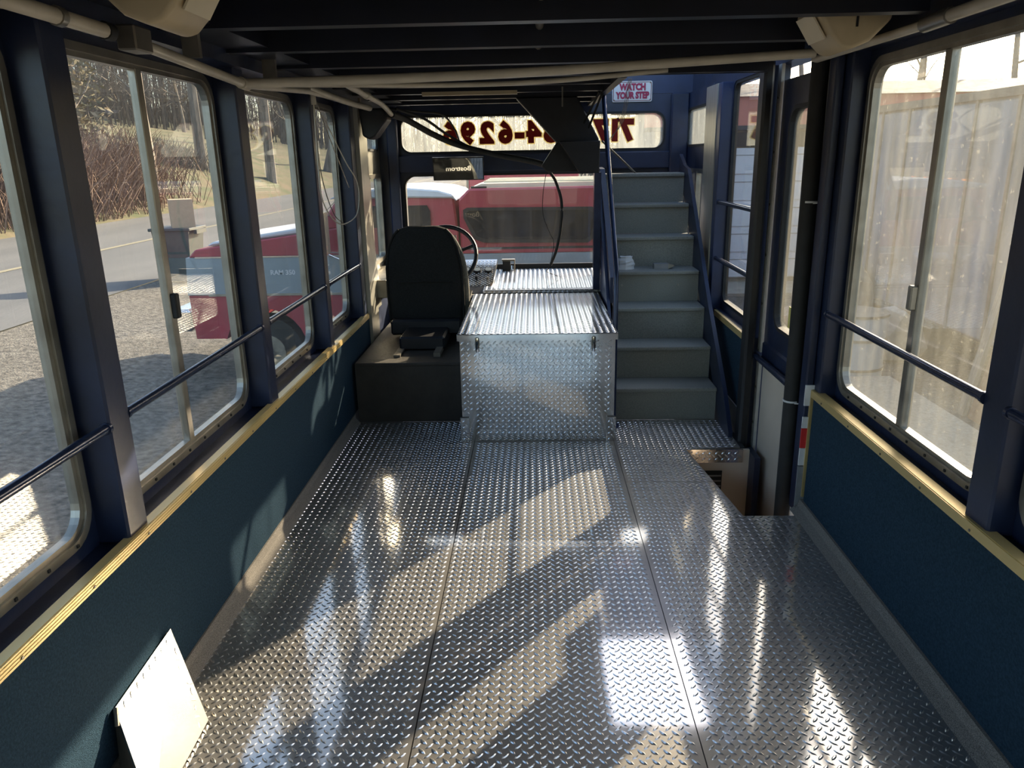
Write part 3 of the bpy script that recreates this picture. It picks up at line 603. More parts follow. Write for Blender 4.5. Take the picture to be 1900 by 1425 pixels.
# ================================================================== sign
sg = thing('safety_sign', (.745, 5.99, 1.875), 'white safety sign with maroon lettering WATCH YOUR STEP on the blue front wall', 'sign')
build(MB().prism(rr(.598, .890, 1.876, 2.020, .012), 'y', 5.985, 5.999), 'board', 'white', sg)
build(MB().ring(rr(.604, .884, 1.882, 2.014, .010), rr(.608, .880, 1.886, 2.010, .008), 'y', 5.983, 5.985), 'border', 'redink', sg)
text('lettering', 'WATCH', .062, 'signred', sg, facing((.747, 5.982, 1.977), (1, 0, 0), (0, 0, 1)), offset=.0036, xs=.82)
text('lettering', 'YOUR STEP', .062, 'signred', sg, facing((.747, 5.982, 1.919), (1, 0, 0), (0, 0, 1)), offset=.0036, xs=.76)
for x in (.612, .876):
    for z in (1.89, 2.006): tube('screw', [(x, 5.985, z), (x, 5.981, z)], .005, 'alud', sg, n=8)
# ================================================================== entry door
dr = tag(build(hole_plate(MB(), 'x', 1.20, 1.235, (3.29, 3.875, .56, 1.825), (3.36, 3.735, .665, 1.70), .085), 'door_1', 'navy'), 'navy entry door with a tall rounded window and tan lower panel', kind='structure')
build(MB().ring(rr(3.355, 3.74, .66, 1.705, .09), rr(3.373, 3.722, .678, 1.687, .075), 'x', 1.192, 1.238), 'window_seal', 'rubber', dr)
build(MB().prism(rr(3.362, 3.732, .668, 1.697, .08), 'x', 1.213, 1.217), 'pane', 'gl_r', dr)
box('lower_panel', (1.205, 1.235, 3.29, 3.875, -.42, .455), 'tan', dr)
box('middle_rail', (1.19, 1.235, 3.29, 3.875, .455, .56), 'navy', dr, bevel=.01)
build(MB().box(1.185, 1.20, 3.880, 3.930, .495, 1.90).box(1.185, 1.20, 3.880, 3.930, -.42, .455), 'edge_strip', 'strip', dr)
for z in (-.3, -.1, .1, .3, .5, .75, 1.0, 1.25, 1.5, 1.75): tube('screw', [(1.185, 3.905, z), (1.181, 3.905, z)], .006, 'alud', dr, n=8)
tube('pull_bar', [(1.165, 3.90, .478), (1.165, 3.30, .478)], .017, 'rail', dr, n=12)
stk = box('number_sticker', (1.207, 1.211, 3.40, 3.56, .70, .80), 'sticker', dr)
text('sticker_number', '8', .09, 'ink', dr, facing((1.206, 3.495, .755), (0, -1, 0), (0, 0, 1)))
ep = thing('padded_pole', (1.13, 3.19, -.42), 'thick black foam-padded pole at the rear edge of the entry door', 'pole')
build(MB().tube([(1.132, 3.195, -.42), (1.128, 3.195, .8), (1.122, 3.195, 1.86)], .034, 16), 'padding', 'rubber', ep, smooth=True)
for z in (.45, 1.30):
    tube('tie_wrap', [(1.127, 3.195, z), (1.127, 3.195, z + .008)], .0352, 'white', ep, n=16)
    tube('tie_tail', [(1.13, 3.16, z), (1.168, 3.145, z + .002)], .003, 'white', ep, n=6)
for z0, z1, m in ((.475, .565, 'white'), (.375, .425, 'white'), (.285, .373, 'redtape'), (.205, .283, 'white'), (-.01, .2, 'grey')):
    t = box('tape_band', (1.133, 1.171, 3.052, 3.0595, max(z0, 0.0), z1), m, wall_r)
# ================================================================== conduits, cables and fittings along the ceiling
cd = thing('conduit_run', (-1.0, 1.2, 1.80), 'cream plastic conduit running along the top of the left windows', 'conduit')
tube('pipe', [(-1.01, -2.9, 1.835), (-1.01, 1.95, 1.805)], .017, 'pipe', cd, n=12)
tube('pipe', [(-1.01, 2.06, 1.80), (-1.0, 2.79, 1.762)], .015, 'pipe', cd, n=12)
tube('coupling', [(-1.01, 1.74, 1.807), (-1.01, 1.76, 1.806)], .021, 'alu', cd, n=12)
tube('coupling', [(-1.01, 1.93, 1.806), (-1.01, 1.96, 1.805)], .021, 'rubber', cd, n=12)
box('junction_box', (-1.035, -.985, 2.03, 2.12, 1.775, 1.835), 'alud', cd, bevel=.004)
tube('tee', [(-1.0, 2.77, 1.763), (-1.0, 2.83, 1.761)], .020, 'pipe', cd, n=12)
tube('pipe', [(-1.0, 2.83, 1.761), (-1.0, 3.6, 1.80), (-1.0, 4.7, 1.81)], .013, 'pipe', cd, n=12)
for y in (1.3, 2.4, 3.1): build(MB().box(-1.03, -.98, y, y + .02, 1.80, 1.88), 'strap', 'alud', cd)
cp = thing('cross_conduit', (0, 3.0, 1.8), 'long bowed cream pipe crossing the coach under the ceiling beams', 'conduit')
tube('pipe', bez([(-1.0, 2.80, 1.762), (-.5, 2.88, 1.776), (0, 2.96, 1.795), (.5, 3.03, 1.822), (1.06, 3.09, 1.852)], 8), .017, 'pipe', cp, n=12)
tube('pipe', bez([(-.85, 2.90, 1.765), (-.3, 3.2, 1.778), (.1, 3.25, 1.79), (.55, 3.3, 1.825)], 8), .010, 'pipe', cp, n=10)
cr = thing('conduit_run', (1.1, 1.5, 1.85), 'cream conduit running along the top of the right windows', 'conduit')
tube('pipe', [(1.11, -2.9, 1.86), (1.11, 2.30, 1.838)], .017, 'pipe', cr, n=12)
tube('coupling', [(1.11, 2.22, 1.838), (1.11, 2.36, 1.836)], .022, 'alu', cr, n=12)
tube('pipe', [(1.11, 2.36, 1.836), (1.10, 3.2, 1.84)], .014, 'pipe', cr, n=12)
fc = thing('conduit_run', (-.8, 4.5, 1.8), 'cream conduit bending down towards the front left corner', 'conduit')
tube('pipe', bez([(-.76, 3.3, 1.80), (-.80, 3.9, 1.80), (-.82, 4.4, 1.79), (-.86, 4.9, 1.765)], 6), .014, 'pipe', fc, n=10)
tube('coupling', [(-.80, 3.88, 1.80), (-.80, 3.94, 1.80)], .018, 'pipe', fc, n=10)
tube('pipe', bez([(-1.0, 3.6, 1.815), (-.985, 4.2, 1.80), (-.95, 4.7, 1.79)], 6), .016, 'pipe', fc, n=10)
hz = thing('cable_bundle', (-.3, 5.4, 1.5), 'sagging bundle of black cables from the left corner to the stair support', 'cable')
tube('cable', bez([(-.86, 4.92, 1.765), (-.80, 5.15, 1.74), (-.66, 5.35, 1.655), (-.5, 5.45, 1.585), (-.25, 5.45, 1.52), (0, 5.35, 1.47), (.10, 5.24, 1.44)], 8), .020, 'rubber', hz, n=10)
tube('cable', bez([(-.84, 4.95, 1.80), (-.70, 5.2, 1.75), (-.58, 5.4, 1.66), (-.40, 5.47, 1.56), (-.15, 5.47, 1.49), (.10, 5.28, 1.46)], 8), .009, 'rubber', hz, n=8)
tube('cable', bez([(-.9, 4.9, 1.80), (-.75, 5.3, 1.80), (-.62, 5.6, 1.79), (-.56, 5.8, 1.70), (-.50, 5.5, 1.60)], 8), .007, 'rubber', hz, n=8)
hh = thing('hanging_hose', (.17, 5.5, .7), 'black hose with a loose wire hanging in front of the windscreen', 'hose')
tube('hose', bez([(.12, 5.5, 1.40), (.165, 5.5, 1.33), (.205, 5.5, 1.19), (.20, 5.5, 1.02), (.17, 5.5, .86), (.125, 5.5, .745)], 8), .011, 'rubber', hh, n=10)
tube('wire', bez([(.10, 5.5, 1.40), (.075, 5.5, 1.25), (.075, 5.5, 1.1), (.12, 5.5, .98), (.15, 5.5, .90), (.12, 5.5, .74), (.10, 5.5, .70), (.2, 5.55, .652)], 8), .0025, 'rubber', hh, n=6)
hw = thing('hanging_wires', (-1.0, 4.0, 1.3), 'loose thin wires looping down beside the foremost left window', 'wire')
tube('wire', bez([(-1.05, 3.86, 1.78), (-1.05, 3.84, 1.5), (-1.05, 3.86, 1.32), (-1.05, 4.05, 1.20), (-1.05, 4.3, 1.16), (-1.05, 4.62, 1.20), (-1.05, 4.68, 1.36), (-1.05, 4.4, 1.50), (-1.05, 4.0, 1.72)], 8), .003, 'pipe', hw, n=6)
tube('wire', bez([(-1.05, 3.90, 1.78), (-1.05, 4.15, 1.58), (-1.05, 4.45, 1.35)], 8), .0025, 'alud', hw, n=6)
tube('wire', bez([(-1.05, 3.86, 1.75), (-1.05, 3.88, 1.45), (-1.05, 4.05, 1.24), (-1.05, 4.3, 1.15)], 8), .0025, 'alud', hw, n=6)
tube('clamp', [(-1.05, 3.86, 1.76), (-1.05, 3.86, 1.83)], .012, 'pipe', hw)
pw = thing('hanging_wires', (.5, 5.0, 1.6), 'thin cables dropping beside the top of the stair handrail', 'wire')
for a, b in (((.40, 4.75, 1.86), (.33, 5.05, 1.70)), ((.42, 4.75, 1.86), (.36, 5.05, 1.67))): tube('wire', [a, b], .008, 'rubber', pw, n=6)
for k in range(3): tube('wire', bez([(.60 + .008 * k, 5.0, 1.95), (.605 + .01 * k, 5.3, 1.80), (.60 + .008 * k, 5.5, 1.70), (.55 - .01 * k, 5.55, 1.60)], 6), .002, 'alud', pw, n=5)
# ceiling-corner speakers
def cornerspk(c, s, label):
    t = thing('ceiling_speaker', c, label, 'speaker', 'beige speakers in the ceiling corners')
    x, y, z = c; m = [(0, .115), (.20, .115), (.225, .06), (.175, -.015), (.145, -.045), (.115, -.052), (.06, -.03), (0, .03)]
    o = build(MB().prism([(x + s * a, z + b) for a, b in m], 'y', y, y + .20), 'case', 'beige', t, bevel=.012, seg=3, smooth=True)
    build(MB().prism([(x + s * a, z + b) for a, b in [(.228, .055), (.182, -.015), (.186, -.018), (.233, .053)]], 'y', y + .03, y + .17), 'grille', 'cream', t)
    box('slot', (min(x + s * .105, x + s * .108), max(x + s * .105, x + s * .108) + .004, y - .002, y + .0, z + .01, z + .04), 'black', t)
    return t
cornerspk((-.955, 1.80, 1.845), 1, 'beige plastic corner speaker above the left sliding window')
cornerspk((1.08, 2.50, 1.845), -1, 'beige plastic corner speaker above the right sliding window')
fs = thing('cab_speaker', (-.97, 4.8, 1.62), 'black box speaker hanging in the front left corner', 'speaker')
build(MB().prism([(-1.05, 1.80), (-.90, 1.80), (-.875, 1.735), (-.955, 1.635), (-.995, 1.618), (-1.035, 1.64)], 'y', 4.84, 5.0), 'case', 'black', fs, bevel=.012, seg=2)
box('bracket', (-1.06, -1.04, 4.86, 4.9, 1.76, 1.86), 'alud', fs)
# sloped plate at the foot of the left wall
wd = thing('heater_cover', (-1.0, 1.72, 0), 'sunlit sloping raised-tread cover leaning against the left wall, nearest the viewer', 'cover')
A_, B_, C_, D_ = Vector((-1.062, 1.872, .208)), Vector((-.920, 1.732, .010)), Vector((-.912, 1.40, .010)), Vector((-1.062, 1.562, .192))
nn_ = (B_ - A_).cross(D_ - A_).normalized(); nn_ = nn_ if nn_.z > 0 else -nn_
build(MB().add([tuple(q) for q in (A_, B_, C_, D_)] + [tuple(q - .006 * nn_) for q in (A_, B_, C_, D_)], [(0, 1, 2, 3), (7, 6, 5, 4), (0, 4, 5, 1), (1, 5, 6, 2), (2, 6, 7, 3), (3, 7, 4, 0)]), 'top_plate', 'pbright', wd)
def endp(P, Q, name): 
    k = Vector((0, .006, 0)); T = [P - .012 * nn_, Q - .008 * nn_, Vector((Q.x - .03, Q.y, 0)), Vector((-1.034, P.y * .5 + Q.y * .5, 0)), Vector((-1.062, P.y, .05))]
    build(MB().add([tuple(q) for q in T] + [tuple(q + k) for q in T], [(4, 3, 2, 1, 0), (5, 6, 7, 8, 9)] + [(i, (i + 1) % 5, 5 + (i + 1) % 5, 5 + i) for i in range(5)]), name, 'alud', wd)
endp(D_ + Vector((0, .006, 0)), C_ + Vector((0, .006, 0)), 'end_plate'); endp(A_ - Vector((0, .012, 0)), B_ - Vector((0, .012, 0)), 'end_plate')
tube('folded_tab', [D_ + Vector((.004, -.004, .004)), D_ + Vector((.016, -.03, -.03))], .006, 'alu', wd, n=6)
e1 = (D_ - A_); L1 = e1.length; e1.normalize(); e2 = nn_.cross(e1).normalized(); e2 = e2 if (B_ - A_).dot(e2) > 0 else -e2
if e1.cross(e2).dot(nn_) < 0:
    uu, vv = e2, e1; f2 = lambda q: ((q - A_).dot(e2), (q - A_).dot(e1))
else:
    uu, vv = e1, e2; f2 = lambda q: ((q - A_).dot(e1), (q - A_).dot(e2))
lugs('cover_lugs', A_, uu, vv, [[f2(q) for q in (A_, B_, C_, D_)]], 'lug', wd)
# ================================================================== outdoors
def gz(x):
    if x > -2.5: return -.85
    if x > -12.2: return -.85 + .0773 * (-2.5 - x)
    if x > -18: return -.10 + .33 * (-12.2 - x)
    return 1.81 + .16 * (-18 - x)
def strip(name, xs, ys, m, label, jit=0, dz=0):
    v = []; f = []; n = len(xs)
    for j, y in enumerate(ys):
        for i, x in enumerate(xs): v.append((x, y, gz(x) + dz + (random.uniform(-jit, jit) if 0 < i < n - 1 or jit < .05 else 0)))
    for j in range(len(ys) - 1):
        for i in range(n - 1): f.append((j * n + i, j * n + i + 1, (j + 1) * n + i + 1, (j + 1) * n + i))
    o = mesh_obj(name, v, f, m, None, smooth=True, loc=(0, 0, 0)); tag(o, label, kind='structure'); return o
lin = lambda a, b, n: [a + (b - a) * i / n for i in range(n + 1)]
strip('ground', [-6.8, -5, -3.5, -2.5, 0, 10, 40, 90], lin(-60, 170, 20), 'gravel', 'gravel yard around the coach')
strip('road', [-12.2, -10, -8, -6.8], lin(-60, 170, 20), 'asphalt', 'grey asphalt road passing left of the coach', dz=.015)
strip('hillside', lin(-110, -18, 23)[:-1] + lin(-18, -12.2, 6), lin(-60, 170, 70), 'grass', 'grassy hillside strewn with brown leaves across the road', jit=.18)
tag(mesh_obj('road_line', [(-9.55, -60, gz(-9.55) + .022), (-9.43, -60, gz(-9.43) + .022), (-9.43, 170, gz(-9.43) + .022), (-9.55, 170, gz(-9.55) + .022)], [(0, 1, 2, 3)], 'line', None), 'faded yellow centre line painted on the road', 'road marking')
def tree(x, y, h, r, label, grp, seed, lean=(0, 0), depth=4, mt='bark', start=.3, name='bare_tree'):
    rnd = random.Random(seed); z0 = gz(x) - .15
    t = thing(name, (x, y, z0), label, 'tree', grp); tk = MB(); br = MB()
    pts = []; rad = []; p = Vector((x, y, z0)); d = Vector((lean[0], lean[1], 1)).normalized()
    for k in range(8):
        pts.append(p.copy()); rad.append(r * (1 - .11 * k)); p = p + d * h / 7; d = (d + Vector((rnd.uniform(-.07, .07), rnd.uniform(-.07, .07), .03))).normalized()
    tk.tube(pts, r, 7, radii=rad)
    def limb(p, d, L, rr_, lev):
        q = p.copy(); ps = [q.copy()]; dd = d.copy()
        for k in range(3):
            q = q + dd * L / 3; ps.append(q.copy()); dd = (dd + Vector((rnd.uniform(-.3, .3), rnd.uniform(-.3, .3), rnd.uniform(-.1, .25)))).normalized()
        br.tube(ps, rr_, 4 if lev < 2 else 3, radii=[rr_, rr_ * .8, rr_ * .6, rr_ * .35])
        if lev < depth:
            for k in range(rnd.randint(2, 4)):
                i = rnd.randint(1, 3); nd = (dd + Vector((rnd.uniform(-.9, .9), rnd.uniform(-.9, .9), rnd.uniform(-.3, .6)))).normalized()
                limb(ps[i], nd, L * rnd.uniform(.5, .75), rr_ * .5, lev + 1)
    for k in range(rnd.randint(6, 9)):
        f = rnd.uniform(start, .98); i = min(6, int(f * 7)); a = rnd.uniform(0, 6.28)
        limb(pts[i].lerp(pts[i + 1], f * 7 - i), Vector((math.cos(a), math.sin(a), rnd.uniform(.1, .9))).normalized(), h * rnd.uniform(.16, .32), rad[i] * .42, 1)
    build(tk, 'trunk', mt, t, smooth=True); build(br, 'branches', mt, t)['kind'] = 'stuff'
    return t
tree(-16.3, 38.5, 14, .27, 'tall straight bare tree with a pale scar on the hillside past the sliding window', None, 11, start=.35)
tree(-13.9, 41.5, 13, .28, 'bare tree on the hillside seen through the fixed left window', None, 12, start=.4)
tree(-13.5, 27.5, 11, .24, 'dark bare tree at the roadside behind the window mullion', None, 13, start=.35)
tree(-14.6, 56, 15, .45, 'thick leaning bare tree behind the foremost left window', None, 14, lean=(.28, 0), start=.45)
tree(-15.2, 26, 9, .12, 'thin bare tree in the brush at the roadside', None, 15, start=.2)
rnd = random.Random(5)
done = []; k = 0
for tries in range(4000):
    if k >= 46: break
    x = rnd.uniform(-58, -22); y = rnd.uniform(24, 118)
    if k >= 34: x = rnd.uniform(-22, 10); y = rnd.uniform(66, 112)
    if any((x - a) ** 2 + (y - b) ** 2 < 64 for a, b in done): continue
    done.append((x, y)); k += 1
    tree(x, y, rnd.uniform(9, 16), rnd.uniform(.12, .28), 'slender bare winter tree in the woods behind the hillside and yard', 'bare trees in the far woods', 100 + k, depth=3, start=.15)
for k, (x, y) in enumerate(((4.8, 24), (7.4, 22), (9.5, 20.5), (11.5, 19))):
    tree(x, y, 7.5, .12, 'bare treetop rising behind the grey trailer on the right', 'bare trees behind the trailer', 300 + k, depth=3, start=.3)
# brush
def brush(name, spots, n, h, m, label, seed, r=.012):
    rnd = random.Random(seed); mb = MB()
    for k in range(n):
        x0, y0, sx, sy = spots[k % len(spots)]; x = rnd.gauss(x0, sx); y = rnd.gauss(y0, sy); x = min(x, -12.4); z = gz(x) - .1
        L = h * rnd.uniform(.5, 1.2); d = Vector((rnd.uniform(-.6, .6), rnd.uniform(-.6, .6), 1)).normalized()
        p = Vector((x, y, z)); q = p + d * L * .5; e = q + (d + Vector((rnd.uniform(-.5, .5), rnd.uniform(-.5, .5), -.1))) * L * .5
        mb.tube([p, q, e], r, 3, radii=[r, r * .8, r * .4])
    o = build(mb, name, m); tag(o, label, 'brush', kind='stuff'); return o
brush('roadside_brush', [(-14.0, 21, .9, 2.2), (-14.5, 25.5, .9, 2.2), (-15.5, 17, 1.2, 3)], 5200, 2.2, 'twig', 'tangled brown winter brush along the roadside', 1, r=.016)
brush('brush_pile', [(-17.2, 37.8, .9, .9)], 700, 1.0, 'bark', 'grey pile of cut branches below the tall tree', 2, r=.02)
def evergreen(x, y, h, w, label, seed):
    rnd = random.Random(seed); t = thing('evergreen_tree', (x, y, gz(x) - .1), label, 'tree'); mb = MB(); z0 = gz(x)
    build(MB().tube([(x, y, z0 - .1), (x, y, z0 + h)], .2, 7, radii=[.2, .03]), 'trunk', 'bark', t)
    for k in range(6500):
        f = rnd.random() ** .8; rr_ = w * (1 - f * .75) * math.sqrt(rnd.random()); a = rnd.uniform(0, 6.28)
        p = Vector((x + rr_ * math.cos(a), y + rr_ * math.sin(a), z0 + .3 + f * h)); s = rnd.uniform(.07, .18)
        d = Vector((rnd.uniform(-1, 1), rnd.uniform(-1, 1), rnd.uniform(-.8, .3))).normalized(); e = d.orthogonal().normalized() * s * .35
        mb.add([p, p + d * s + e, p + d * 2 * s, p + d * s - e], [(0, 1, 2, 3)])
    build(mb, 'foliage', 'needle', t)['kind'] = 'stuff'; return t
def woods(name, n, xr, yr, label, seed):
    rnd = random.Random(seed); mb = MB()
    for k in range(n):
        x = rnd.uniform(*xr); y = rnd.uniform(*yr); z = gz(x) - .2; h = rnd.uniform(3, 13); p = Vector((x, y, z)); d = Vector((rnd.uniform(-.12, .12), rnd.uniform(-.12, .12), 1))
        q = p + d * h; mb.tube([p, q], .06, 3, radii=[rnd.uniform(.04, .10), .02])
        for j in range(4):
            a = p + d * h * rnd.uniform(.25, .95); e = a + Vector((rnd.uniform(-1.6, 1.6), rnd.uniform(-1.6, 1.6), rnd.uniform(.2, 1.8))); mb.tube([a, e], .02, 3, radii=[.03, .008])
    return tag(build(mb, name, 'bark'), label, 'woods', kind='stuff')
woods('hilltop_thicket', 3200, (-75, -36), (22, 140), 'dense grey-brown leafless thicket along the top of the hillside', 21)
woods('yard_end_thicket', 1300, (-34, 14), (88, 130), 'distant leafless thicket beyond the parked trucks', 22)
evergreen(-17.0, 27.5, 9, 2.6, 'shaggy brown-green evergreen behind the roadside brush', 3)
evergreen(-19.5, 23.5, 8, 2.4, 'smaller shaggy evergreen left of the sliding window view', 4)
# roadside bin with carton
bxx, byy = -6.35, 13.6; zb = gz(bxx)
tb = thing('wheelie_bin', (bxx, byy, zb), 'dark plastic wheeled bin at the roadside, seen through the sliding window', 'bin')
build(MB().add([(bxx + i, byy + j, zb + k) for i, j, k in ((-.24, -.25, 0.03), (.24, -.25, 0.03), (.24, .25, 0.03), (-.24, .25, 0.03), (-.33, -.32, .92), (.33, -.32, .92), (.33, .32, .92), (-.33, .32, .92))], BF), 'body', 'bin', tb)
box('rim', (bxx - .37, bxx + .37, byy - .36, byy + .36, zb + .92, zb + .97), 'bin', tb, bevel=.01)
box('handle', (bxx + .37, bxx + .43, byy - .2, byy + .2, zb + .86, zb + .93), 'bin', tb)
for x in (-.2, .2): tube('wheel', [(bxx + x - .03, byy + .25, zb + .1), (bxx + x + .03, byy + .25, zb + .1)], .1, 'rubber', tb, n=14)
cb = MB().box(bxx - .08, bxx + .30, byy - .2, byy + .2, zb + .97, zb + 1.45); cb.rot((bxx + .1, byy, zb + .97), 'Z', .5)
tag(build(cb, 'cardboard_carton', 'card'), 'tan cardboard carton standing on the roadside bin', 'carton')
# ------------------------------------------------------------------ pickup truck
def pickup(label):
    T = thing('pickup_truck', (-.8, 8.7, -.85), label, 'truck')
    Y0, Y1 = 7.8, 9.62
    low = [(-3.60, -.30), (-3.30, -.30)] + arc(-2.85, -.42, .44, 165, 15, 10) + [(-2.38, -.34), (.24, -.34)] + arc(.72, -.42, .44, 165, 15, 10) + [(1.18, -.34), (1.60, -.30), (1.60, .165), (-3.62, .165)]
    build(MB().prism(low, 'y', Y0, Y1), 'lower_body', 'red', T, bevel=.0)
    build(MB().prism([(-3.63, .17), (1.61, .17), (1.61, .56), (-3.60, .56)], 'y', Y0 - .004, Y1 + .004), 'middle_body', 'greyb', T)
    box('side_moulding', (-3.4, 1.55, Y0 - .02, Y0 - .003, .158, .180), 'alu', T)
    box('side_moulding', (-3.5, -.8, Y0 - .012, Y0 - .003, .555, .570), 'chrome', T)
    build(MB().prism([(-3.58, .56), (-3.50, .64), (-2.25, .80), (-2.0, .84), (-.76, .82), (-.76, .56)], 'y', Y0 + .01, Y1 - .01), 'upper_body', 'red', T, bevel=.012)
    build(MB().prism([(-3.42, .66), (-3.36, .705), (-2.35, .845), (-2.22, .83), (-2.25, .80)], 'y', Y0 + .13, Y1 - .13), 'hood', 'white', T, bevel=.015)
    box('hood_ornament', (-3.12, -3.04, Y0 + .22, Y0 + .28, .74, .84), 'grey', T)
    tube('wiper', bez([(-2.45, 8.05, .845), (-2.35, 8.2, .87), (-2.2, 8.6, .90)], 5), .012, 'black', T, n=6)
    cabm = [(-2.22, .82), (-1.98, 1.14), (-.80, 1.14), (-.765, .82)]
    build(MB().prism(cabm, 'y', Y0 + .06, Y1 - .06), 'cab', 'red', T, bevel=.02)
    dw = build(MB().prism([(-1.98, .83), (-1.84, 1.05), (-1.07, 1.05), (-1.04, .99), (-1.04, .74), (-1.9, .74)], 'y', Y0 + .030, Y0 + .058), 'door_window', 'dglass', T)
    build(MB().prism([(-1.47, .74), (-1.44, .74), (-1.44, 1.05), (-1.47, 1.05)], 'y', Y0 + .02, Y0 + .03), 'window_bar', 'black', dw)
    build(MB().add([(-2.235, 7.95, .83), (-2.235, 9.47, .83), (-2.005, 9.42, 1.12), (-2.005, 8.0, 1.12), (-2.22, 7.95, .83), (-2.22, 9.47, .83), (-1.99, 9.42, 1.12), (-1.99, 8.0, 1.12)], BF), 'windscreen', 'dglass', T)
    build(MB().prism([(-2.06, 1.125), (-1.98, 1.165), (-1.6, 1.215), (-1.25, 1.222), (-.95, 1.195), (-.80, 1.15), (-.76, 1.08), (-.80, 1.115), (-1.2, 1.125)], 'y', Y0 + .02, Y1 - .02), 'roof', 'white', T, bevel=.015)
    for k in range(5): build(MB().box(-2.02, -1.95, 8.15 + .28 * k, 8.22 + .28 * k, 1.165, 1.20), 'marker_light', 'amber', T)
    cs = build(MB().prism([(-.74, .60), (-.745, 1.10), (-.64, 1.205), (1.56, 1.215), (1.59, .60)], 'y', Y0 + .02, Y1 - .02), 'camper_shell', 'red', T, bevel=.02)
    build(MB().prism([(-.64, 1.205), (-.52, 1.245), (1.50, 1.255), (1.56, 1.21)], 'y', Y0 + .16, Y1 - .16), 'camper_roof', 'cream', cs)
    for k in range(4): box('roof_rib', (-.50, 1.45, Y0 + .24 + .38 * k, Y0 + .30 + .38 * k, 1.252, 1.270), 'cream', cs)
    box('vent_handle', (-.62, -.46, Y0 + .06, Y0 + .12, 1.205, 1.225), 'black', cs)
    def rt_(i): return [(-.70 + i, 1.0 - i), (-.66 + i, 1.02 - i), (.60 - i, 1.01 - i), (.66 - i, .96 - i), (.62 - i, .70 + i), (.56 - i, .655 + i), (-.50 + i, .67 + i), (-.60 + i, .71 + i), (-.70 + i, .92)]
    build(MB().ring(rt_(0), rt_(.03), 'y', Y0 - .004, Y0 + .02), 'window_frame', 'rubber', cs)
    build(MB().prism(rt_(.025), 'y', Y0 + .008, Y0 + .019), 'camper_window', 'dglass', cs)
    box('window_bar', (-.03, -.005, Y0 + .002, Y0 + .008, .69, .99), 'rubber', cs)
    box('bed_rail', (-.75, 1.60, Y0 - .006, Y1, .565, .60), 'red', T); box('rail_seal', (-.75, 1.60, Y0 - .004, Y0 + .03, .60, .622), 'rubber', T)
    for x in (-2.85, .72):
        for y in (Y0 + .02, Y1 - .26):
            wh = tube('wheel', [(x, y, -.46), (x, y + .24, -.46)], .385, 'rubber', T, n=24)
            tube('hubcap', [(x, y - .01, -.46), (x, y + .02, -.46)], .19, 'alu', wh, n=18)
            tube('hub', [(x, y - .05, -.46), (x, y, -.46)], .07, 'grey', wh, n=12)
    box('bumper', (-3.85, -3.62, Y0 - .02, Y1 + .02, -.22, .02), 'chrome', T, bevel=.03)
    box('grille', (-3.655, -3.62, Y0 + .35, Y1 - .35, .14, .52), 'alud', T)
    mrr = box('tow_mirror', (-2.14, -2.04, Y0 - .32, Y0 - .14, .60, 1.02), 'beige', T, bevel=.01)
    for z in (.62, .98): tube('mirror_arm', [(-2.08, Y0 - .16, z), (-1.95, Y0 + .06, z - .04)], .010, 'chrome', T, n=6)
    tube('mirror_brace', [(-2.08, Y0 - .16, .6), (-1.8, Y0 + .03, .42)], .008, 'chrome', T, n=6)
    box('door_handle', (-1.05, -.90, Y0 - .02, Y0 - .004, .50, .53), 'chrome', T)
    text('badge', 'RAM 350', .068, 'white', T, facing((-2.60, Y0 - .006, .395), (1, 0, 0), (0, 0, 1)), offset=.002)
    tube('fender_antenna', [(-2.33, Y0 + .10, .80), (-1.61, Y0 + .12, 1.5)], .003, 'black', T, n=5)
    return T
tk_ = pickup('red and grey pickup truck with camper shell parked across the front of the coach')
def copy_tree(o, parent=None):
    c = o.copy(); C.objects.link(c); c.parent = parent
    for ch in list(o.children):
        if not ch.name.startswith('badge'): copy_tree(ch, c)
    return c
t2_ = copy_tree(tk_); t2_.location = (-.15, 15.0, -.85); t2_.rotation_euler = (0, 0, math.radians(-90)); t2_.scale = (1, 1, 1.04)
t2_['label'] = 'second red pickup parked end-on, mostly hidden beyond the first truck'
# garage on the right
ga = thing('garage', (5.4, 14.6, -.85), 'pale garage with a wide white panelled door and red fascia', 'building')
box('wall', (2.2, 9.4, 14.25, 19, -.85, 2.3), 'concrete', ga)
box('fascia', (2.0, 9.6, 13.95, 14.25, 1.95, 2.42), 'fascia', ga); box('fascia_trim', (2.0, 9.6, 13.93, 14.25, 1.88, 1.95), 'black', ga)
build(MB().add([(1.9, 13.85, 2.42), (9.7, 13.85, 2.42), (9.7, 19.3, 2.42), (1.9, 19.3, 2.42), (1.9, 15.5, 2.75), (9.7, 15.5, 2.75), (9.7, 17.5, 2.75), (1.9, 17.5, 2.75)], BF), 'roof', 'bark', ga)
gd = box('garage_door', (2.6, 7.6, 14.16, 14.22, -.72, 1.58), 'garage', ga)
for k in range(5):
    z = -.72 + k * .46; box('door_panel', (2.62, 7.58, 14.13, 14.16, z + .02, z + .44), 'garage', gd)
    box('panel_groove', (2.62, 7.58, 14.125, 14.131, z + .33, z + .345), 'grey', gd)
for k in range(8): box('door_window', (2.65 + k * .62, 3.22 + k * .62, 14.15, 14.20, 1.60, 1.84), 'dglass', ga)
tube('door_handle', [(4.0, 14.11, -.6), (4.15, 14.11, -.6)], .02, 'alud', gd)
box('apron', (2.0, 9.0, 12.9, 14.2, -.848, -.80), 'concrete', ga)
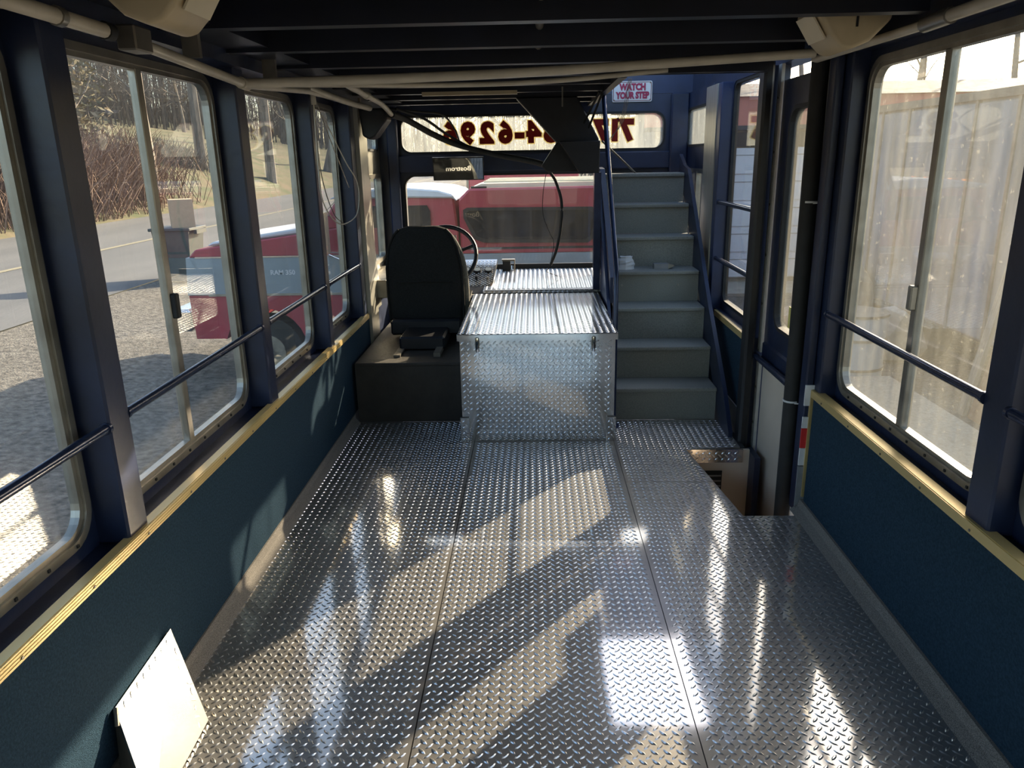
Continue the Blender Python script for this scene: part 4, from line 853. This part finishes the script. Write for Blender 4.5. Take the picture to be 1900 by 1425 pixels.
# things along the right of the yard
ro = []
def boulder(x, y, r, label, seed, hz=1.0):
    rnd = random.Random(seed); bm = bmesh.new(); bmesh.ops.create_icosphere(bm, subdivisions=2, radius=r)
    v = [(x + p.co.x * rnd.uniform(.82, 1.12), y + p.co.y * rnd.uniform(.82, 1.12), max(-.86, -.85 + (p.co.z + r * .6) * hz * rnd.uniform(.85, 1.1))) for p in bm.verts]; f = [tuple(q.index for q in fc.verts) for fc in bm.faces]; bm.free()
    return tag(mesh_obj('boulder', v, f, 'stone', None), label, 'rock', 'boulders beyond the entry door')
for k, (x, y, r, h) in enumerate(((3.9, 9.9, .55, 1.25), (3.35, 9.2, .42, 1.0), (4.8, 10.6, .6, 1.3), (4.2, 8.8, .4, .9))): boulder(x, y, r, ['tall grey boulder beyond the door window', 'low grey boulder nearest the entry door', 'largest boulder in front of the garage', 'small grey boulder beside the white barrel'][k], 40 + k, h)
tr_ = thing('cargo_trailer', (5.6, 7.0, -.85), 'tall grey-white panelled cargo trailer outside the right sliding window', 'trailer')
box('body', (4.4, 6.8, 5.9, 11.5, -.35, 2.02), 'trailer', tr_, bevel=.03)
for k in range(8): box('side_panel', (4.375, 4.4, 5.95 + k * .69, 6.61 + k * .69, -.30, 1.92), 'trailer', tr_)
for k in range(9): box('side_post', (4.36, 4.4, 5.905 + k * .69, 5.945 + k * .69, -.33, 2.0), 'alu', tr_)
box('top_rail', (4.35, 4.42, 5.9, 11.5, 1.95, 2.03), 'alud', tr_)
box('rear_frame', (4.4, 6.8, 5.84, 5.9, -.4, 2.02), 'rust', tr_)
for y in (8.8, 9.7): tube('wheel', [(4.45, y, -.45), (4.7, y, -.45)], .4, 'rubber', tr_, n=18)
box('landing_leg', (4.6, 4.7, 6.3, 6.4, -.85, -.35), 'rust', tr_); box('landing_leg', (6.5, 6.6, 6.3, 6.4, -.85, -.35), 'rust', tr_)
sh = thing('block_shed', (5.2, 4.6, -.85), 'cream block shed with a rusty corner post beside the trailer', 'shed')
box('wall', (4.25, 7.0, 2.2, 5.5, -.85, 1.72), 'concrete', sh)
box('corner_post', (4.17, 4.32, 5.42, 5.62, -.85, 1.95), 'rust', sh)
box('lintel', (4.15, 4.3, 3.4, 5.5, 1.42, 1.50), 'alu', sh); box('roof_slab', (4.05, 7.2, 2.0, 5.6, 1.72, 1.86), 'rust', sh)
for k in range(5): box('block_course', (4.235, 4.252, 2.25, 5.40, -.80 + k * .44, -.40 + k * .44), 'cream', sh)
ba = thing('barrel', (3.25, 7.6, -.85), 'white open drum standing outside the right sliding window', 'barrel')
build(MB().ring([(3.25 + .3 * math.cos(t), 7.6 + .3 * math.sin(t)) for t in [2 * math.pi * k / 24 for k in range(24)]], [(3.25 + .27 * math.cos(t), 7.6 + .27 * math.sin(t)) for t in [2 * math.pi * k / 24 for k in range(24)]], 'x', 0, 1), 'shell', 'white', ba) if False else tube('shell', [(3.25, 7.6, -.85), (3.25, 7.6, -.05)], .30, 'white', ba, n=28)
for z in (-.6, -.3, -.06): tube('hoop', [(3.25, 7.6, z - .012), (3.25, 7.6, z + .012)], .312, 'alu', ba, n=28)
pl = thing('plank_stack', (3.0, 5.6, -.85), 'stack of weathered boards lying on the ground outside the right window', 'boards')
for k in range(6): box('plank', (2.75 + .03 * (k % 2), 3.25 + .03 * (k % 2), 4.4, 6.8, -.85 + k * .06, -.80 + k * .06), 'wood', pl)
lb = thing('leaning_boards', (4.15, 6.5, -.85), 'rusty brown weathered boards leaning upright against the cargo trailer', 'boards')
for k, (y, w_, h_, m_) in enumerate(((6.05, .16, 2.1, 'rust'), (6.24, .13, 2.45, 'wood'), (6.42, .20, 1.75, 'rust'), (6.66, .10, 2.3, 'wood'))):
    mesh_obj('board', [(3.98 - .02 * k, y, -.85), (4.02 - .02 * k, y, -.85), (4.02 - .02 * k, y + w_, -.85), (3.98 - .02 * k, y + w_, -.85), (4.31, y + .02, -.85 + h_), (4.345, y + .02, -.85 + h_), (4.345, y + .02 + w_, -.85 + h_), (4.31, y + .02 + w_, -.85 + h_)], BF, m_, lb)
